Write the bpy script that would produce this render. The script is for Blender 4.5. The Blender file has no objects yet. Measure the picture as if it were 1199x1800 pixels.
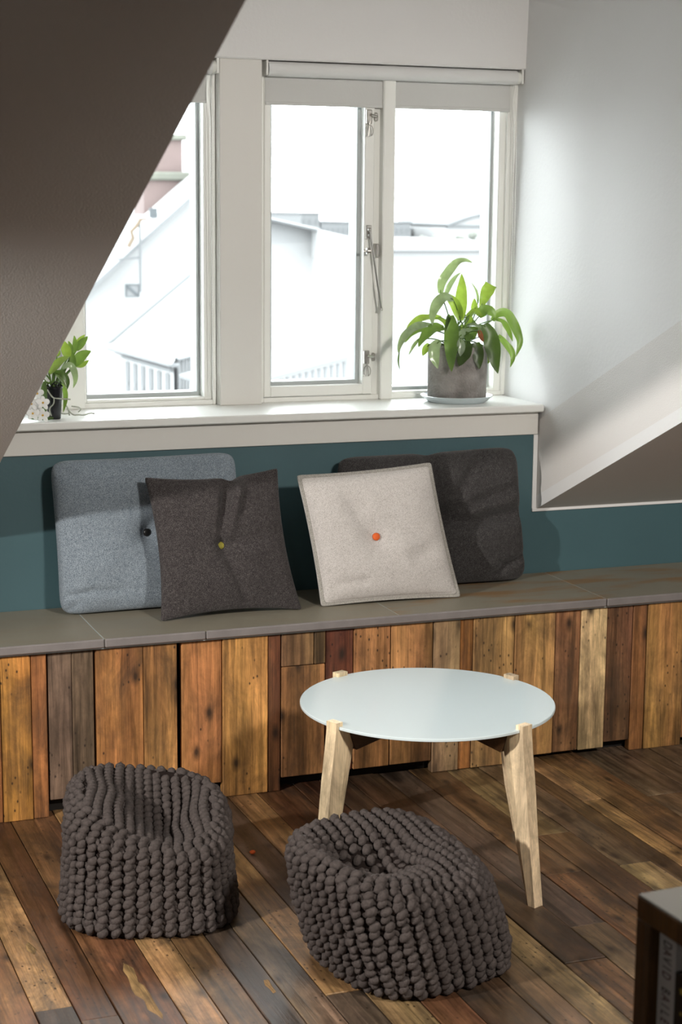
import bpy, bmesh, math, random
from math import sin, cos, pi, radians, exp, sqrt, atan2
from mathutils import Vector, Matrix, noise

scn = bpy.context.scene
COL = scn.collection
random.seed(11)

# ------------------------------------------------------------------ camera
cam_data = bpy.data.cameras.new('camera')
cam = bpy.data.objects.new('camera', cam_data)
COL.objects.link(cam)
scn.camera = cam
cam_data.sensor_fit = 'VERTICAL'
cam_data.sensor_height = 36.0
cam_data.lens = 61.63
cam_data.clip_start = 0.05
cam_data.clip_end = 900
cam_data.dof.use_dof = True
cam_data.dof.focus_distance = 4.25
cam_data.dof.aperture_fstop = 7.0
EYE = Vector((0, 0, 1.525))
yaw, pitch, roll = 0.365322977, 0.173969085, -0.0087960988
fwd = Vector((sin(yaw)*cos(pitch), cos(yaw)*cos(pitch), -sin(pitch)))
rt = Vector((cos(yaw), -sin(yaw), 0)); dn = fwd.cross(rt)
r2 = cos(roll)*rt + sin(roll)*dn; d2 = -sin(roll)*rt + cos(roll)*dn
cm = Matrix(((r2.x, -d2.x, -fwd.x, EYE.x), (r2.y, -d2.y, -fwd.y, EYE.y), (r2.z, -d2.z, -fwd.z, EYE.z), (0, 0, 0, 1)))
cam.matrix_world = cm

# ------------------------------------------------------------------ sky, lamps and an added fill
world = bpy.data.worlds.new('overcast'); scn.world = world
world.use_nodes = True
bg = world.node_tree.nodes['Background']
bg.inputs['Color'].default_value = (0.93, 0.97, 1.0, 1)
bg.inputs['Strength'].default_value = 13.5

def lamp(name, typ, loc, energy, color, target=None, **kw):
    d = bpy.data.lights.new(name, typ); d.energy = energy; d.color = color
    for k, v in kw.items(): setattr(d, k, v)
    o = bpy.data.objects.new(name, d); COL.objects.link(o); o.location = loc
    if target is not None:
        o.rotation_euler = (Vector(target) - Vector(loc)).to_track_quat('-Z', 'Y').to_euler()
    return o
lamp('low_side_lamp', 'SPOT', (-1.25, 2.55, 1.40), 310, (1.0, 0.96, 0.91), (1.9, 3.85, 0.28), spot_size=radians(57), spot_blend=0.8, shadow_soft_size=0.045)
lamp('ridge_spot', 'SPOT', (1.9, 0.5, 2.38), 400, (1.0, 0.95, 0.88), (1.75, 4.1, 0.2), spot_size=radians(75), spot_blend=0.7, shadow_soft_size=0.18)

lamp('added_room_fill', 'POINT', (-1.0, -.6, 2.3), 16, (1.0, 0.95, 0.88), shadow_soft_size=0.12)  # unseen fill added behind the eye to brighten the bookshelf

scn.view_settings.view_transform = 'Standard'
scn.view_settings.look = 'None'
scn.view_settings.gamma = 1.0
scn.view_settings.exposure = 0.0
scn.view_settings.use_curve_mapping = False
# ------------------------------------------------------------------ helpers
def tag(o, label=None, cat=None, group=None, kind=None):
    if label: o['label'] = label
    if cat: o['category'] = cat
    if group: o['group'] = group
    if kind: o['kind'] = kind
    return o

def thing(name, loc=(0, 0, 0), label=None, cat=None, group=None, kind=None, rotz=0):
    o = bpy.data.objects.new(name, None); COL.objects.link(o)
    o.location = loc; o.rotation_euler = (0, 0, rotz); o.empty_display_size = 0.05
    return tag(o, label, cat, group, kind)

def put(name, verts, faces, mat, parent=None, smooth=True, origin=(0, 0, 0), loc=None, color=None, auto=None):
    """link verts/faces as ONE mesh object; verts are world coordinates minus nothing; origin = where its own zero lies"""
    ox, oy, oz = origin
    me = bpy.data.meshes.new(name)
    me.from_pydata([(v[0]-ox, v[1]-oy, v[2]-oz) for v in verts], [], faces)
    me.update()
    if smooth:
        me.polygons.foreach_set('use_smooth', [True]*len(me.polygons))
        if auto is not None:
            me.set_sharp_from_angle(angle=radians(auto))
    o = bpy.data.objects.new(name, me); COL.objects.link(o)
    if mat: me.materials.append(mat)
    if color: o.color = (*color, 1)
    o.location = loc if loc is not None else origin
    if parent:
        o.parent = parent
        if loc is None and parent.parent is None:
            p = parent.location
            o.location = (ox-p[0], oy-p[1], oz-p[2])
        elif loc is None:
            p = parent.location + parent.parent.location
            o.location = (ox-p[0], oy-p[1], oz-p[2])
    return o

class MB:
    """a bag of shapes that becomes one mesh"""
    def __init__(s): s.v = []; s.f = []
    def add(s, v, f):
        n = len(s.v); s.v += [tuple(p) for p in v]; s.f += [tuple(i+n for i in q) for q in f]; return s
    def box(s, x0, x1, y0, y1, z0, z1, c=0.0, m=None):
        bm = bmesh.new(); bmesh.ops.create_cube(bm, size=1)
        for v in bm.verts:
            v.co = Vector(((x0+x1)/2 + v.co.x*(x1-x0), (y0+y1)/2 + v.co.y*(y1-y0), (z0+z1)/2 + v.co.z*(z1-z0)))
        if c > 0: bmesh.ops.bevel(bm, geom=bm.edges[:], offset=c, segments=1, affect='EDGES')
        bm.verts.index_update()
        vs = [v.co.copy() for v in bm.verts]
        if m is not None: vs = [m @ v for v in vs]
        s.add(vs, [[v.index for v in f.verts] for f in bm.faces]); bm.free(); return s
    def tube(s, pts, r, n=8, caps=True):
        pts = [Vector(p) for p in pts]
        rs = r if isinstance(r, (list, tuple)) else [r]*len(pts)
        V = []; F = []; up = None
        for i, p in enumerate(pts):
            t = (pts[min(i+1, len(pts)-1)] - pts[max(i-1, 0)]).normalized()
            if up is None:
                up = Vector((0, 0, 1)) if abs(t.z) < .9 else Vector((1, 0, 0))
            a = (up - t*up.dot(t)).normalized(); b = t.cross(a); up = a
            for k in range(n):
                V.append(p + (a*cos(2*pi*k/n) + b*sin(2*pi*k/n))*rs[i])
        for i in range(len(pts)-1):
            for k in range(n):
                F.append((i*n+k, i*n+(k+1) % n, (i+1)*n+(k+1) % n, (i+1)*n+k))
        if caps:
            F.append(tuple(reversed(range(n)))); F.append(tuple(range((len(pts)-1)*n, len(pts)*n)))
        return s.add(V, F)
    def lathe(s, prof, c, n=40, axis='z'):
        V = []; F = []
        for r, h in prof:
            for k in range(n):
                a = 2*pi*k/n
                if axis == 'z': V.append((c[0]+r*cos(a), c[1]+r*sin(a), c[2]+h))
                elif axis == 'y': V.append((c[0]+r*cos(a), c[1]+h, c[2]+r*sin(a)))
                else: V.append((c[0]+h, c[1]+r*cos(a), c[2]+r*sin(a)))
        for i in range(len(prof)-1):
            for k in range(n):
                F.append((i*n+k, i*n+(k+1) % n, (i+1)*n+(k+1) % n, (i+1)*n+k))
        F.append(tuple(reversed(range(n)))); F.append(tuple(range((len(prof)-1)*n, len(prof)*n)))
        return s.add(V, F)
    def prism(s, poly, d):
        n = len(poly); d = Vector(d)
        V = [Vector(p) for p in poly] + [Vector(p)+d for p in poly]
        F = [tuple(range(n)), tuple(reversed(range(n, 2*n)))] + [(i, n+i, n+(i+1) % n, (i+1) % n) for i in range(n)]
        return s.add(V, F)
    def ball(s, c, r, n=8, rings=5, m=None):
        V = [(0, 0, 1)]; F = []
        for i in range(1, rings):
            a = pi*i/rings
            for k in range(n): V.append((sin(a)*cos(2*pi*k/n), sin(a)*sin(2*pi*k/n), cos(a)))
        V.append((0, 0, -1))
        for k in range(n): F.append((0, 1+k, 1+(k+1) % n))
        for i in range(rings-2):
            for k in range(n):
                a = 1+i*n+k; b = 1+i*n+(k+1) % n; F.append((a, a+n, b+n, b))
        e = len(V)-1
        for k in range(n): F.append((e, e-n+(k+1) % n, e-n+k))
        rr = r if isinstance(r, (tuple, list)) else (r, r, r)
        V2 = []
        for v in V:
            p = Vector((v[0]*rr[0], v[1]*rr[1], v[2]*rr[2]))
            if m is not None: p = m @ p
            V2.append(p + Vector(c))
        return s.add(V2, F)
    def build(s, name, mat, parent=None, smooth=False, origin=None, color=None, auto=None):
        if origin is None: origin = parent.location if (parent and not parent.parent) else (0, 0, 0)
        o = put(name, s.v, s.f, mat, parent, smooth, origin, color=color, auto=auto)
        bm = bmesh.new(); bm.from_mesh(o.data); bmesh.ops.recalc_face_normals(bm, faces=bm.faces[:]); bm.to_mesh(o.data); bm.free()
        if smooth:
            o.data.polygons.foreach_set('use_smooth', [True]*len(o.data.polygons))
            if auto is not None: o.data.set_sharp_from_angle(angle=radians(auto))
        return o

def chaikin(pts, it=2):
    pts = [Vector(p) for p in pts]
    for _ in range(it):
        q = [pts[0]]
        for a, b in zip(pts[:-1], pts[1:]): q += [a*.75+b*.25, a*.25+b*.75]
        pts = q + [pts[-1]]
    return pts

# ------------------------------------------------------------------ materials
def S(r, g, b):
    f = lambda c: ((c/255+.055)/1.055)**2.4 if c/255 > .04045 else c/255/12.92
    return (f(r), f(g), f(b))

def newmat(name):
    m = bpy.data.materials.new(name); m.use_nodes = True
    nt = m.node_tree; b = nt.nodes['Principled BSDF']
    return m, nt, b

def plain(name, col, rough=.5, metal=0, bump=0, bscale=60, var=0.0, vscale=6, spec=.5, **kw):
    m, nt, b = newmat(name)
    b.inputs['Base Color'].default_value = (*col, 1)
    b.inputs['Roughness'].default_value = rough
    b.inputs['Metallic'].default_value = metal
    b.inputs['Specular IOR Level'].default_value = spec
    tc = nt.nodes.new('ShaderNodeTexCoord')
    if var:
        n = nt.nodes.new('ShaderNodeTexNoise'); n.inputs['Scale'].default_value = vscale; n.inputs['Detail'].default_value = 6
        nt.links.new(tc.outputs['Object'], n.inputs['Vector'])
        mr = nt.nodes.new('ShaderNodeMapRange'); mr.inputs[1].default_value = .3; mr.inputs[2].default_value = .7
        mr.inputs[3].default_value = 1-var; mr.inputs[4].default_value = 1+var
        nt.links.new(n.outputs['Fac'], mr.inputs[0])
        mx = nt.nodes.new('ShaderNodeVectorMath'); mx.operation = 'SCALE'; mx.inputs[0].default_value = col
        nt.links.new(mr.outputs[0], mx.inputs['Scale']); nt.links.new(mx.outputs[0], b.inputs['Base Color'])
    if bump:
        n2 = nt.nodes.new('ShaderNodeTexNoise'); n2.inputs['Scale'].default_value = bscale; n2.inputs['Detail'].default_value = 4
        nt.links.new(tc.outputs['Object'], n2.inputs['Vector'])
        bp = nt.nodes.new('ShaderNodeBump'); bp.inputs['Strength'].default_value = bump; bp.inputs['Distance'].default_value = .004
        nt.links.new(n2.outputs['Fac'], bp.inputs['Height']); nt.links.new(bp.outputs['Normal'], b.inputs['Normal'])
    return m

def wood(name, axis, rough=.45, stain=.6, blot=(.09, .06, .04), grain=.35, spec=.4, knots=True, sat=1.0, coat=0.0, hue_lo=.490, hue_hi=.510):
    """reclaimed timber: the piece's own tone is its object colour; grain runs along `axis`"""
    m, nt, b = newmat(name); N = nt.nodes.new; L = nt.links.new
    tc = N('ShaderNodeTexCoord'); oi = N('ShaderNodeObjectInfo')
    off = N('ShaderNodeVectorMath'); off.operation = 'SCALE'; off.inputs[0].default_value = (37.1, 53.7, 71.3); L(oi.outputs['Random'], off.inputs['Scale'])
    ad = N('ShaderNodeVectorMath'); ad.operation = 'ADD'; L(tc.outputs['Object'], ad.inputs[0]); L(off.outputs[0], ad.inputs[1])
    def mapped(along, across):
        mp = N('ShaderNodeMapping'); s = [across]*3; s[axis] = along; mp.inputs['Scale'].default_value = s
        L(ad.outputs[0], mp.inputs['Vector']); return mp
    def noi(mp, scale, detail=5, rough=.6, dist=0):
        n = N('ShaderNodeTexNoise'); n.inputs['Scale'].default_value = scale; n.inputs['Detail'].default_value = detail
        n.inputs['Roughness'].default_value = rough; n.inputs['Distortion'].default_value = dist
        L(mp.outputs[0], n.inputs['Vector']); return n
    def ramp(src, a, c, lo, hi):
        r = N('ShaderNodeMapRange'); r.inputs[1].default_value = a; r.inputs[2].default_value = c; r.inputs[3].default_value = lo; r.inputs[4].default_value = hi
        L(src, r.inputs[0]); return r
    def mul(x, y):
        q = N('ShaderNodeMath'); q.operation = 'MULTIPLY'; L(x.outputs[0], q.inputs[0]); L(y.outputs[0], q.inputs[1]); return q
    g1 = noi(mapped(2.2, 60), 1.0, 6, .65, .6); fine = ramp(g1.outputs['Fac'], .36, .62, 1-grain*1.15, 1+grain*.8)
    g2 = noi(mapped(1.1, 9), 1.0, 4, .55, 1.2); broad = ramp(g2.outputs['Fac'], .33, .67, .58, 1.34)
    g3 = noi(mapped(16, 330), 1.0, 3, .6); pores = ramp(g3.outputs['Fac'], .35, .6, .82, 1.06)
    g5 = noi(mapped(9, 14), 1.0, 5, .7, .5); mott = ramp(g5.outputs['Fac'], .35, .62, .66, 1.12)
    g6 = noi(mapped(1.6, 26), 1.0, 4, .6, .4); strk = ramp(g6.outputs['Fac'], .56, .66, 1.0, .55)
    val = mul(mul(mul(fine, broad), pores), mul(mott, strk))
    base = N('ShaderNodeVectorMath'); base.operation = 'SCALE'; L(oi.outputs['Color'], base.inputs[0]); L(val.outputs[0], base.inputs['Scale'])
    hs = N('ShaderNodeHueSaturation'); L(base.outputs[0], hs.inputs['Color']); hs.inputs['Saturation'].default_value = sat
    g2b = noi(mapped(.9, 5), 1.7, 3, .5); hue = ramp(g2b.outputs['Fac'], .3, .7, hue_lo, hue_hi); L(hue.outputs[0], hs.inputs['Hue'])
    # weathered dark blotches
    g4 = noi(mapped(3.2, 8), 1.0, 7, .68, .8); st = ramp(g4.outputs['Fac'], .47, .66, 0, stain)
    mx = N('ShaderNodeMix'); mx.data_type = 'RGBA'; L(st.outputs[0], mx.inputs[0]); L(hs.outputs['Color'], mx.inputs[6]); mx.inputs[7].default_value = (*blot, 1)
    last = mx.outputs[2]
    if knots:
        def flat(along, across):
            sp = N('ShaderNodeSeparateXYZ'); L(mapped(along, across).outputs[0], sp.inputs[0])
            cb = N('ShaderNodeCombineXYZ'); L(sp.outputs[0], cb.inputs[0]); L(sp.outputs[axis], cb.inputs[1]); return cb
        vo = N('ShaderNodeTexVoronoi'); vo.voronoi_dimensions = '2D'; vo.inputs['Scale'].default_value = 1.0; L(flat(5.0, 10).outputs[0], vo.inputs['Vector'])
        kd = ramp(vo.outputs['Distance'], .03, .15, .9, 0)
        gate = noi(mapped(2, 3), 2.0, 1); gt = ramp(gate.outputs['Fac'], .48, .53, 0, 1)
        kk = mul(kd, gt)
        mk = N('ShaderNodeMix'); mk.data_type = 'RGBA'; L(kk.outputs[0], mk.inputs[0]); L(last, mk.inputs[6]); mk.inputs[7].default_value = (.022, .013, .008, 1)
        # little nail holes
        v2 = N('ShaderNodeTexVoronoi'); v2.voronoi_dimensions = '2D'; v2.inputs['Scale'].default_value = 1.0; L(flat(26, 42).outputs[0], v2.inputs['Vector'])
        nd = ramp(v2.outputs['Distance'], .05, .13, .85, 0)
        gn = noi(mapped(7, 9), 1.0, 1); gg = ramp(gn.outputs['Fac'], .55, .60, 0, 1)
        k2 = mul(nd, gg)
        mk2 = N('ShaderNodeMix'); mk2.data_type = 'RGBA'; L(k2.outputs[0], mk2.inputs[0]); L(mk.outputs[2], mk2.inputs[6]); mk2.inputs[7].default_value = (.02, .012, .008, 1)
        last = mk2.outputs[2]
    L(last, b.inputs['Base Color'])
    rr = ramp(g1.outputs['Fac'], .3, .7, rough-.1, rough+.14); L(rr.outputs[0], b.inputs['Roughness'])
    b.inputs['Specular IOR Level'].default_value = spec
    b.inputs['Coat Weight'].default_value = coat; b.inputs['Coat Roughness'].default_value = .3
    bp = N('ShaderNodeBump'); bp.inputs['Strength'].default_value = .5; bp.inputs['Distance'].default_value = .002
    L(g1.outputs['Fac'], bp.inputs['Height']); L(bp.outputs['Normal'], b.inputs['Normal'])
    return m

def felt(name, col, speck, scale=420, bump=.5, lo=.42, hi=.62, weave=False):
    m, nt, b = newmat(name); N = nt.nodes.new; L = nt.links.new
    tc = N('ShaderNodeTexCoord')
    n = N('ShaderNodeTexNoise'); n.inputs['Scale'].default_value = scale; n.inputs['Detail'].default_value = 3; n.inputs['Roughness'].default_value = .7
    L(tc.outputs['Object'], n.inputs['Vector'])
    r = N('ShaderNodeMapRange'); r.inputs[1].default_value = lo; r.inputs[2].default_value = hi; L(n.outputs['Fac'], r.inputs[0])
    n3 = N('ShaderNodeTexNoise'); n3.inputs['Scale'].default_value = scale*.22; n3.inputs['Detail'].default_value = 3; L(tc.outputs['Object'], n3.inputs['Vector'])
    a = N('ShaderNodeMath'); a.operation = 'MULTIPLY_ADD'; L(n3.outputs['Fac'], a.inputs[0]); a.inputs[1].default_value = .6; a.inputs[2].default_value = -.3
    ad = N('ShaderNodeMath'); ad.operation = 'ADD'; ad.use_clamp = True; L(r.outputs[0], ad.inputs[0]); L(a.outputs[0], ad.inputs[1])
    mx = N('ShaderNodeMix'); mx.data_type = 'RGBA'; L(ad.outputs[0], mx.inputs[0]); mx.inputs[6].default_value = (*col, 1); mx.inputs[7].default_value = (*speck, 1)
    L(mx.outputs[2], b.inputs['Base Color'])
    b.inputs['Roughness'].default_value = .95; b.inputs['Specular IOR Level'].default_value = .15
    b.inputs['Sheen Weight'].default_value = .12; b.inputs['Sheen Roughness'].default_value = .5
    bp = N('ShaderNodeBump'); bp.inputs['Strength'].default_value = bump; bp.inputs['Distance'].default_value = .0015
    L(n.outputs['Fac'], bp.inputs['Height']); L(bp.outputs['Normal'], b.inputs['Normal'])
    return m

def leafmat(name, top, trans, rough=.35):
    m, nt, b = newmat(name); N = nt.nodes.new; L = nt.links.new
    tc = N('ShaderNodeTexCoord')
    n = N('ShaderNodeTexNoise'); n.inputs['Scale'].default_value = 38; n.inputs['Detail'].default_value = 4; L(tc.outputs['Object'], n.inputs['Vector'])
    r = N('ShaderNodeMapRange'); r.inputs[1].default_value = .3; r.inputs[2].default_value = .7; r.inputs[3].default_value = .72; r.inputs[4].default_value = 1.3; L(n.outputs['Fac'], r.inputs[0])
    sc = N('ShaderNodeVectorMath'); sc.operation = 'SCALE'; sc.inputs[0].default_value = top; L(r.outputs[0], sc.inputs['Scale']); L(sc.outputs[0], b.inputs['Base Color'])
    b.inputs['Roughness'].default_value = rough; b.inputs['Specular IOR Level'].default_value = .5
    t = N('ShaderNodeBsdfTranslucent'); t.inputs['Color'].default_value = (*trans, 1)
    ms = N('ShaderNodeMixShader'); ms.inputs[0].default_value = .32
    L(b.outputs[0], ms.inputs[1]); L(t.outputs[0], ms.inputs[2])
    L(ms.outputs[0], nt.nodes['Material Output'].inputs['Surface'])
    return m

def glassmat():
    m, nt, b = newmat('window_glass'); N = nt.nodes.new; L = nt.links.new
    tr = N('ShaderNodeBsdfTransparent'); tr.inputs['Color'].default_value = (.95, .97, .965, 1)
    gl = N('ShaderNodeBsdfGlossy'); gl.inputs['Roughness'].default_value = .02
    fr = N('ShaderNodeFresnel'); fr.inputs['IOR'].default_value = 1.35
    ms = N('ShaderNodeMixShader'); L(fr.outputs[0], ms.inputs[0]); L(tr.outputs[0], ms.inputs[1]); L(gl.outputs[0], ms.inputs[2])
    L(ms.outputs[0], nt.nodes['Material Output'].inputs['Surface'])
    return m

M = dict(
    white=plain('white_wall_paint', (.78, .77, .76), .75, bump=.12, bscale=90),
    slope=plain('white_slope_paint', (.74, .71, .68), .7, bump=.22, bscale=320),
    gloss=plain('white_gloss_paint', (.80, .80, .77), .3, bump=.04, bscale=30),
    frame=plain('window_frame_paint', (.86, .86, .82), .35),
    apron=plain('apron_paint', (.70, .68, .64), .5),
    teal=plain('teal_wall_paint', S(66, 95, 101), .55, bump=.1, bscale=80, var=.03),
    blind=plain('blind_fabric', (.62, .62, .60), .85, bump=.1, bscale=300),
    roll=plain('blind_roll_fabric', (.74, .74, .73), .7),
    gasket=plain('grey_window_spacer', (.42, .45, .45), .5),
    steel=plain('window_steel', (.55, .53, .50), .28, metal=1),
    chain=plain('white_bead_plastic', (.8, .8, .76), .4),
    glass=glassmat(),
    nosing=plain('grey_tile_edge', S(128, 122, 120), .28, var=.08, vscale=20),
    void=plain('cavity_shade_black', (.012, .009, .007), .9),  # near-black colour stands in for the shade behind and below the boards
    subfloor=plain('dark_subfloor', (.02, .013, .008), .9),
    board=wood('reclaimed_board', 2, .55, .60, (.050, .034, .022), .38, sat=.98),
    plank=wood('reclaimed_floor_plank', 1, .40, .80, (.030, .023, .018), .42, spec=.5, sat=.90, hue_lo=.497, hue_hi=.519),
    splinter=wood('splintered_wood', 1, .7, .25, (.12, .08, .04), .45, knots=False),
    tablewood=wood('pale_ply_wood', 2, .5, .12, (.3, .2, .12), .12, knots=False),
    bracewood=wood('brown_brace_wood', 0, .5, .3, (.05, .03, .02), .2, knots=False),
    brownply=wood('shelf_wood', 2, .5, .3, (.03, .018, .01), .2, knots=False),
    tabletop=plain('pale_blue_lacquer', S(214, 226, 228), .14, spec=.5),
    tabledge=plain('pale_tabletop_edge', S(205, 215, 214), .4),
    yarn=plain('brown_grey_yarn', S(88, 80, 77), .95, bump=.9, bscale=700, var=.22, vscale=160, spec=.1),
    yarn_in=plain('shaded_yarn_core', S(38, 32, 30), 1.0, spec=0),  # same yarn, shade of the stitch gaps put into its colour
    bluefelt=felt('blue_grey_weave', S(98, 108, 118), S(158, 168, 176), 520),
    charcoal=felt('charcoal_felt', S(46, 42, 42), S(104, 98, 97), 520, lo=.45, hi=.7),
    blackfelt=felt('black_felt', S(46, 44, 44), S(98, 95, 94), 520, lo=.46, hi=.72),
    greyfelt=felt('light_grey_felt', S(160, 154, 148), S(205, 199, 195), 520, lo=.36, hi=.56),
    flange=felt('grey_felt_flange', S(140, 136, 130), S(182, 178, 170), 520),
    btn_black=plain('black_button', (.012, .012, .012), .3),
    btn_green=plain('olive_button', S(166, 156, 60), .6, bump=.5, bscale=600),
    btn_orange=plain('orange_button', S(226, 98, 34), .6, bump=.5, bscale=600),
    btn_teal=plain('teal_button', S(58, 86, 96), .6),
    concrete=plain('grey_concrete', S(140, 135, 131), .9, bump=.8, bscale=160, var=.3, vscale=22),
    soil=plain('dark_potting_soil', (.03, .02, .014), 1, bump=1, bscale=200),
    saucer=plain('pale_blue_porcelain', S(205, 216, 220), .22),
    blackpot=plain('black_plastic_pot', (.012, .013, .016), .22),
    petal=plain('white_petal', (.86, .86, .84), .55),
    petal_eye=plain('yellow_flower_heart', S(214, 170, 70), .6),
    root=plain('grey_green_root', S(165, 168, 155), .7, var=.2, vscale=90),
    stemgreen=plain('green_stem', S(88, 118, 48), .5),
    leaf0=leafmat('leaf_mid_green', S(88, 116, 58), S(128, 156, 58)),
    leaf1=leafmat('leaf_bright_green', S(120, 148, 64), S(160, 184, 66)),
    leaf2=leafmat('leaf_pale_sheen', S(146, 162, 136), S(140, 160, 90), .22),  # pale leaf tone, with sheen put into the base colour
    leaf3=leafmat('leaf_dark_green', S(60, 80, 40), S(88, 112, 40)),
    leaf4=leafmat('leaf_dead_brown', S(132, 78, 46), S(150, 80, 30), .7),
    shelftop=plain('grey_shelf_top', S(112, 108, 102), .45),
    book_white=plain('white_book_cover', S(176, 172, 170), .5),
    book_grey=plain('grey_book_cover', S(150, 158, 162), .5),
    book_black=plain('black_book_cover', (.006, .006, .007), .4),
    book_red=plain('dark_red_book_cover', S(90, 20, 18), .5),
    pages=plain('book_pages', S(190, 182, 160), .9),
    ink=plain('dark_red_ink', S(72, 34, 36), .7),
    ink2=plain('charcoal_ink', S(48, 44, 42), .7),
    gold=plain('gold_ink', S(170, 150, 60), .5),
)
# tiles of the seat: taupe stone with rusty stains
def stone():
    m, nt, b = newmat('taupe_stone_tile'); N = nt.nodes.new; L = nt.links.new
    tc = N('ShaderNodeTexCoord'); oi = N('ShaderNodeObjectInfo')
    n = N('ShaderNodeTexNoise'); n.inputs['Scale'].default_value = 5; n.inputs['Detail'].default_value = 8; L(tc.outputs['Object'], n.inputs['Vector'])
    mx = N('ShaderNodeMix'); mx.data_type = 'RGBA'; L(n.outputs['Fac'], mx.inputs[0]); mx.inputs[6].default_value = (*S(122, 116, 102), 1); mx.inputs[7].default_value = (*S(146, 140, 124), 1)
    mp = N('ShaderNodeMapping'); mp.inputs['Scale'].default_value = (2.2, 9, 1); L(tc.outputs['Object'], mp.inputs['Vector'])
    n2 = N('ShaderNodeTexNoise'); n2.inputs['Scale'].default_value = 1.6; n2.inputs['Detail'].default_value = 6; L(mp.outputs[0], n2.inputs['Vector'])
    r = N('ShaderNodeMapRange'); r.inputs[1].default_value = .47; r.inputs[2].default_value = .62; r.inputs[3].default_value = 0; r.inputs[4].default_value = .8; L(n2.outputs['Fac'], r.inputs[0])
    ml = N('ShaderNodeMath'); ml.operation = 'MULTIPLY'; L(r.outputs[0], ml.inputs[0]); L(oi.outputs['Alpha'], ml.inputs[1])
    m2 = N('ShaderNodeMix'); m2.data_type = 'RGBA'; L(ml.outputs[0], m2.inputs[0]); L(mx.outputs[2], m2.inputs[6]); m2.inputs[7].default_value = (*S(140, 104, 62), 1)
    L(m2.outputs[2], b.inputs['Base Color']); b.inputs['Roughness'].default_value = .5
    bp = N('ShaderNodeBump'); bp.inputs['Strength'].default_value = .15; bp.inputs['Distance'].default_value = .003; L(n.outputs['Fac'], bp.inputs['Height']); L(bp.outputs['Normal'], b.inputs['Normal'])
    return m
M['stone'] = stone()
# out of doors (all far brighter than the room)
M['o_white'] = plain('render_white_outside', (.165, .165, .165), .9)
M['o_pale'] = plain('near_white_outside', (.142, .143, .144), .9)
M['o_line'] = plain('pale_grey_outside', (.080, .082, .084), .9)
M['o_grey'] = plain('grey_outside', (.064, .066, .068), .9)
M['o_snow'] = plain('bright_roof_outside', (.3, .3, .3), .9)
M['o_brick'] = plain('chimney_brick_outside', (.082, .058, .054), .9, var=.08, vscale=3)
M['o_moss'] = plain('mossy_ledge_outside', (.070, .071, .058), .9, var=.12, vscale=4)
M['o_dark'] = plain('dark_metal_outside', (.03, .034, .037), .8)
M['o_rust'] = plain('rusty_metal_outside', (.07, .05, .032), .8)
M['o_tree'] = plain('hazy_tree_outside', (.082, .086, .074), .9, var=.06, vscale=.3)
# ------------------------------------------------------------------ the room shell
XR = 2.352; XL = .668; YW = 4.545; ZK = .645; TP = .455      # cheek planes, knee wall, height of the slope's foot, pitch
def sl(y): return ZK + TP*(YW - y)
def cx(z): return XR + .024*(z-.65)                            # right cheek leans a hair
ZC = 2.46; YC = YW - (ZC-ZK)/TP                                # dormer ceiling, where slope meets it
YB = -2.3; X0 = -2.6; X1 = 4.4; ZR = sl(.2)

def struct(name, mb, mat, parent=None, **kw):
    o = mb.build(name, mat, parent, **kw); 
    if parent is None: o['kind'] = 'structure'
    return o

# floor: a dark sub-floor carrying single reclaimed planks that run towards the wall
floor = struct('floor', MB().box(X0, X1, YB, 4.6, -.06, -.022), M['subfloor'])
seams = [.505, .579, .654, .7275, .8405, .9135, .987, 1.053, 1.128, 1.205, 1.292, 1.374, 1.486, 1.562, 1.638, 1.735, 1.823, 1.919, 2.015, 2.10, 2.153, 2.2115, 2.333, 2.468, 2.55, 2.66, 2.76, 2.85]
x = .505
while x > -1.1: x -= random.uniform(.07, .105); seams.insert(0, x)
x = 2.85
while x < 4.2: x += random.uniform(.07, .11); seams.append(x)
tones = [(112, 74, 40), (98, 66, 38), (134, 92, 50), (86, 60, 40), (150, 108, 62), (118, 74, 42), (104, 78, 54), (142, 94, 46), (80, 62, 50), (128, 100, 62), (122, 96, 74), (96, 56, 30)]
ends = {10: [3.0], 12: [3.36], 15: [], 19: [3.45], 20: [3.28]}
def plank(x0, x1, y0, y1, col, dz=0.0):
    g = .0011
    mb = MB().box(x0+g, x1-g, y0+g, y1-g, -.022, dz, .0013)
    o = mb.build('plank', M['plank'], floor, origin=((x0+x1)/2, (y0+y1)/2, 0), color=col)
    return o
known = {(2, 3.065): 0, }
cuts = {   # seam left edge -> plank ends found in the photograph (metres from the eye)
    .579: [3.13], .841: [2.86], .9135: [3.62], .987: [2.80], 1.053: [3.60], .505: [2.98],
    1.374: [3.55], 1.638: [2.98], 1.735: [3.14], 1.919: [3.66], 2.015: [3.42], 2.10: [3.12], 1.823: [3.42], 2.333: [3.83], 1.562: [3.30]}
for i, (a, b) in enumerate(zip(seams[:-1], seams[1:])):
    cs = [c for k, v in cuts.items() if abs(k-a) < .004 for c in v]
    ys = [4.26]
    y = 4.26
    if cs: ys += cs; y = cs[-1]
    else: y -= random.uniform(.2, 1.3); ys.append(y)
    while y > 1.5:
        y -= random.uniform(.7, 1.5); ys.append(max(y, 1.2))
    for u, v in zip(ys[:-1], ys[1:]):
        c = random.choice(tones); k = random.uniform(.95, 1.5)
        plank(a, b, v, u, tuple(q*k for q in S(*c)), random.uniform(-.0008, .0012))

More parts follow.
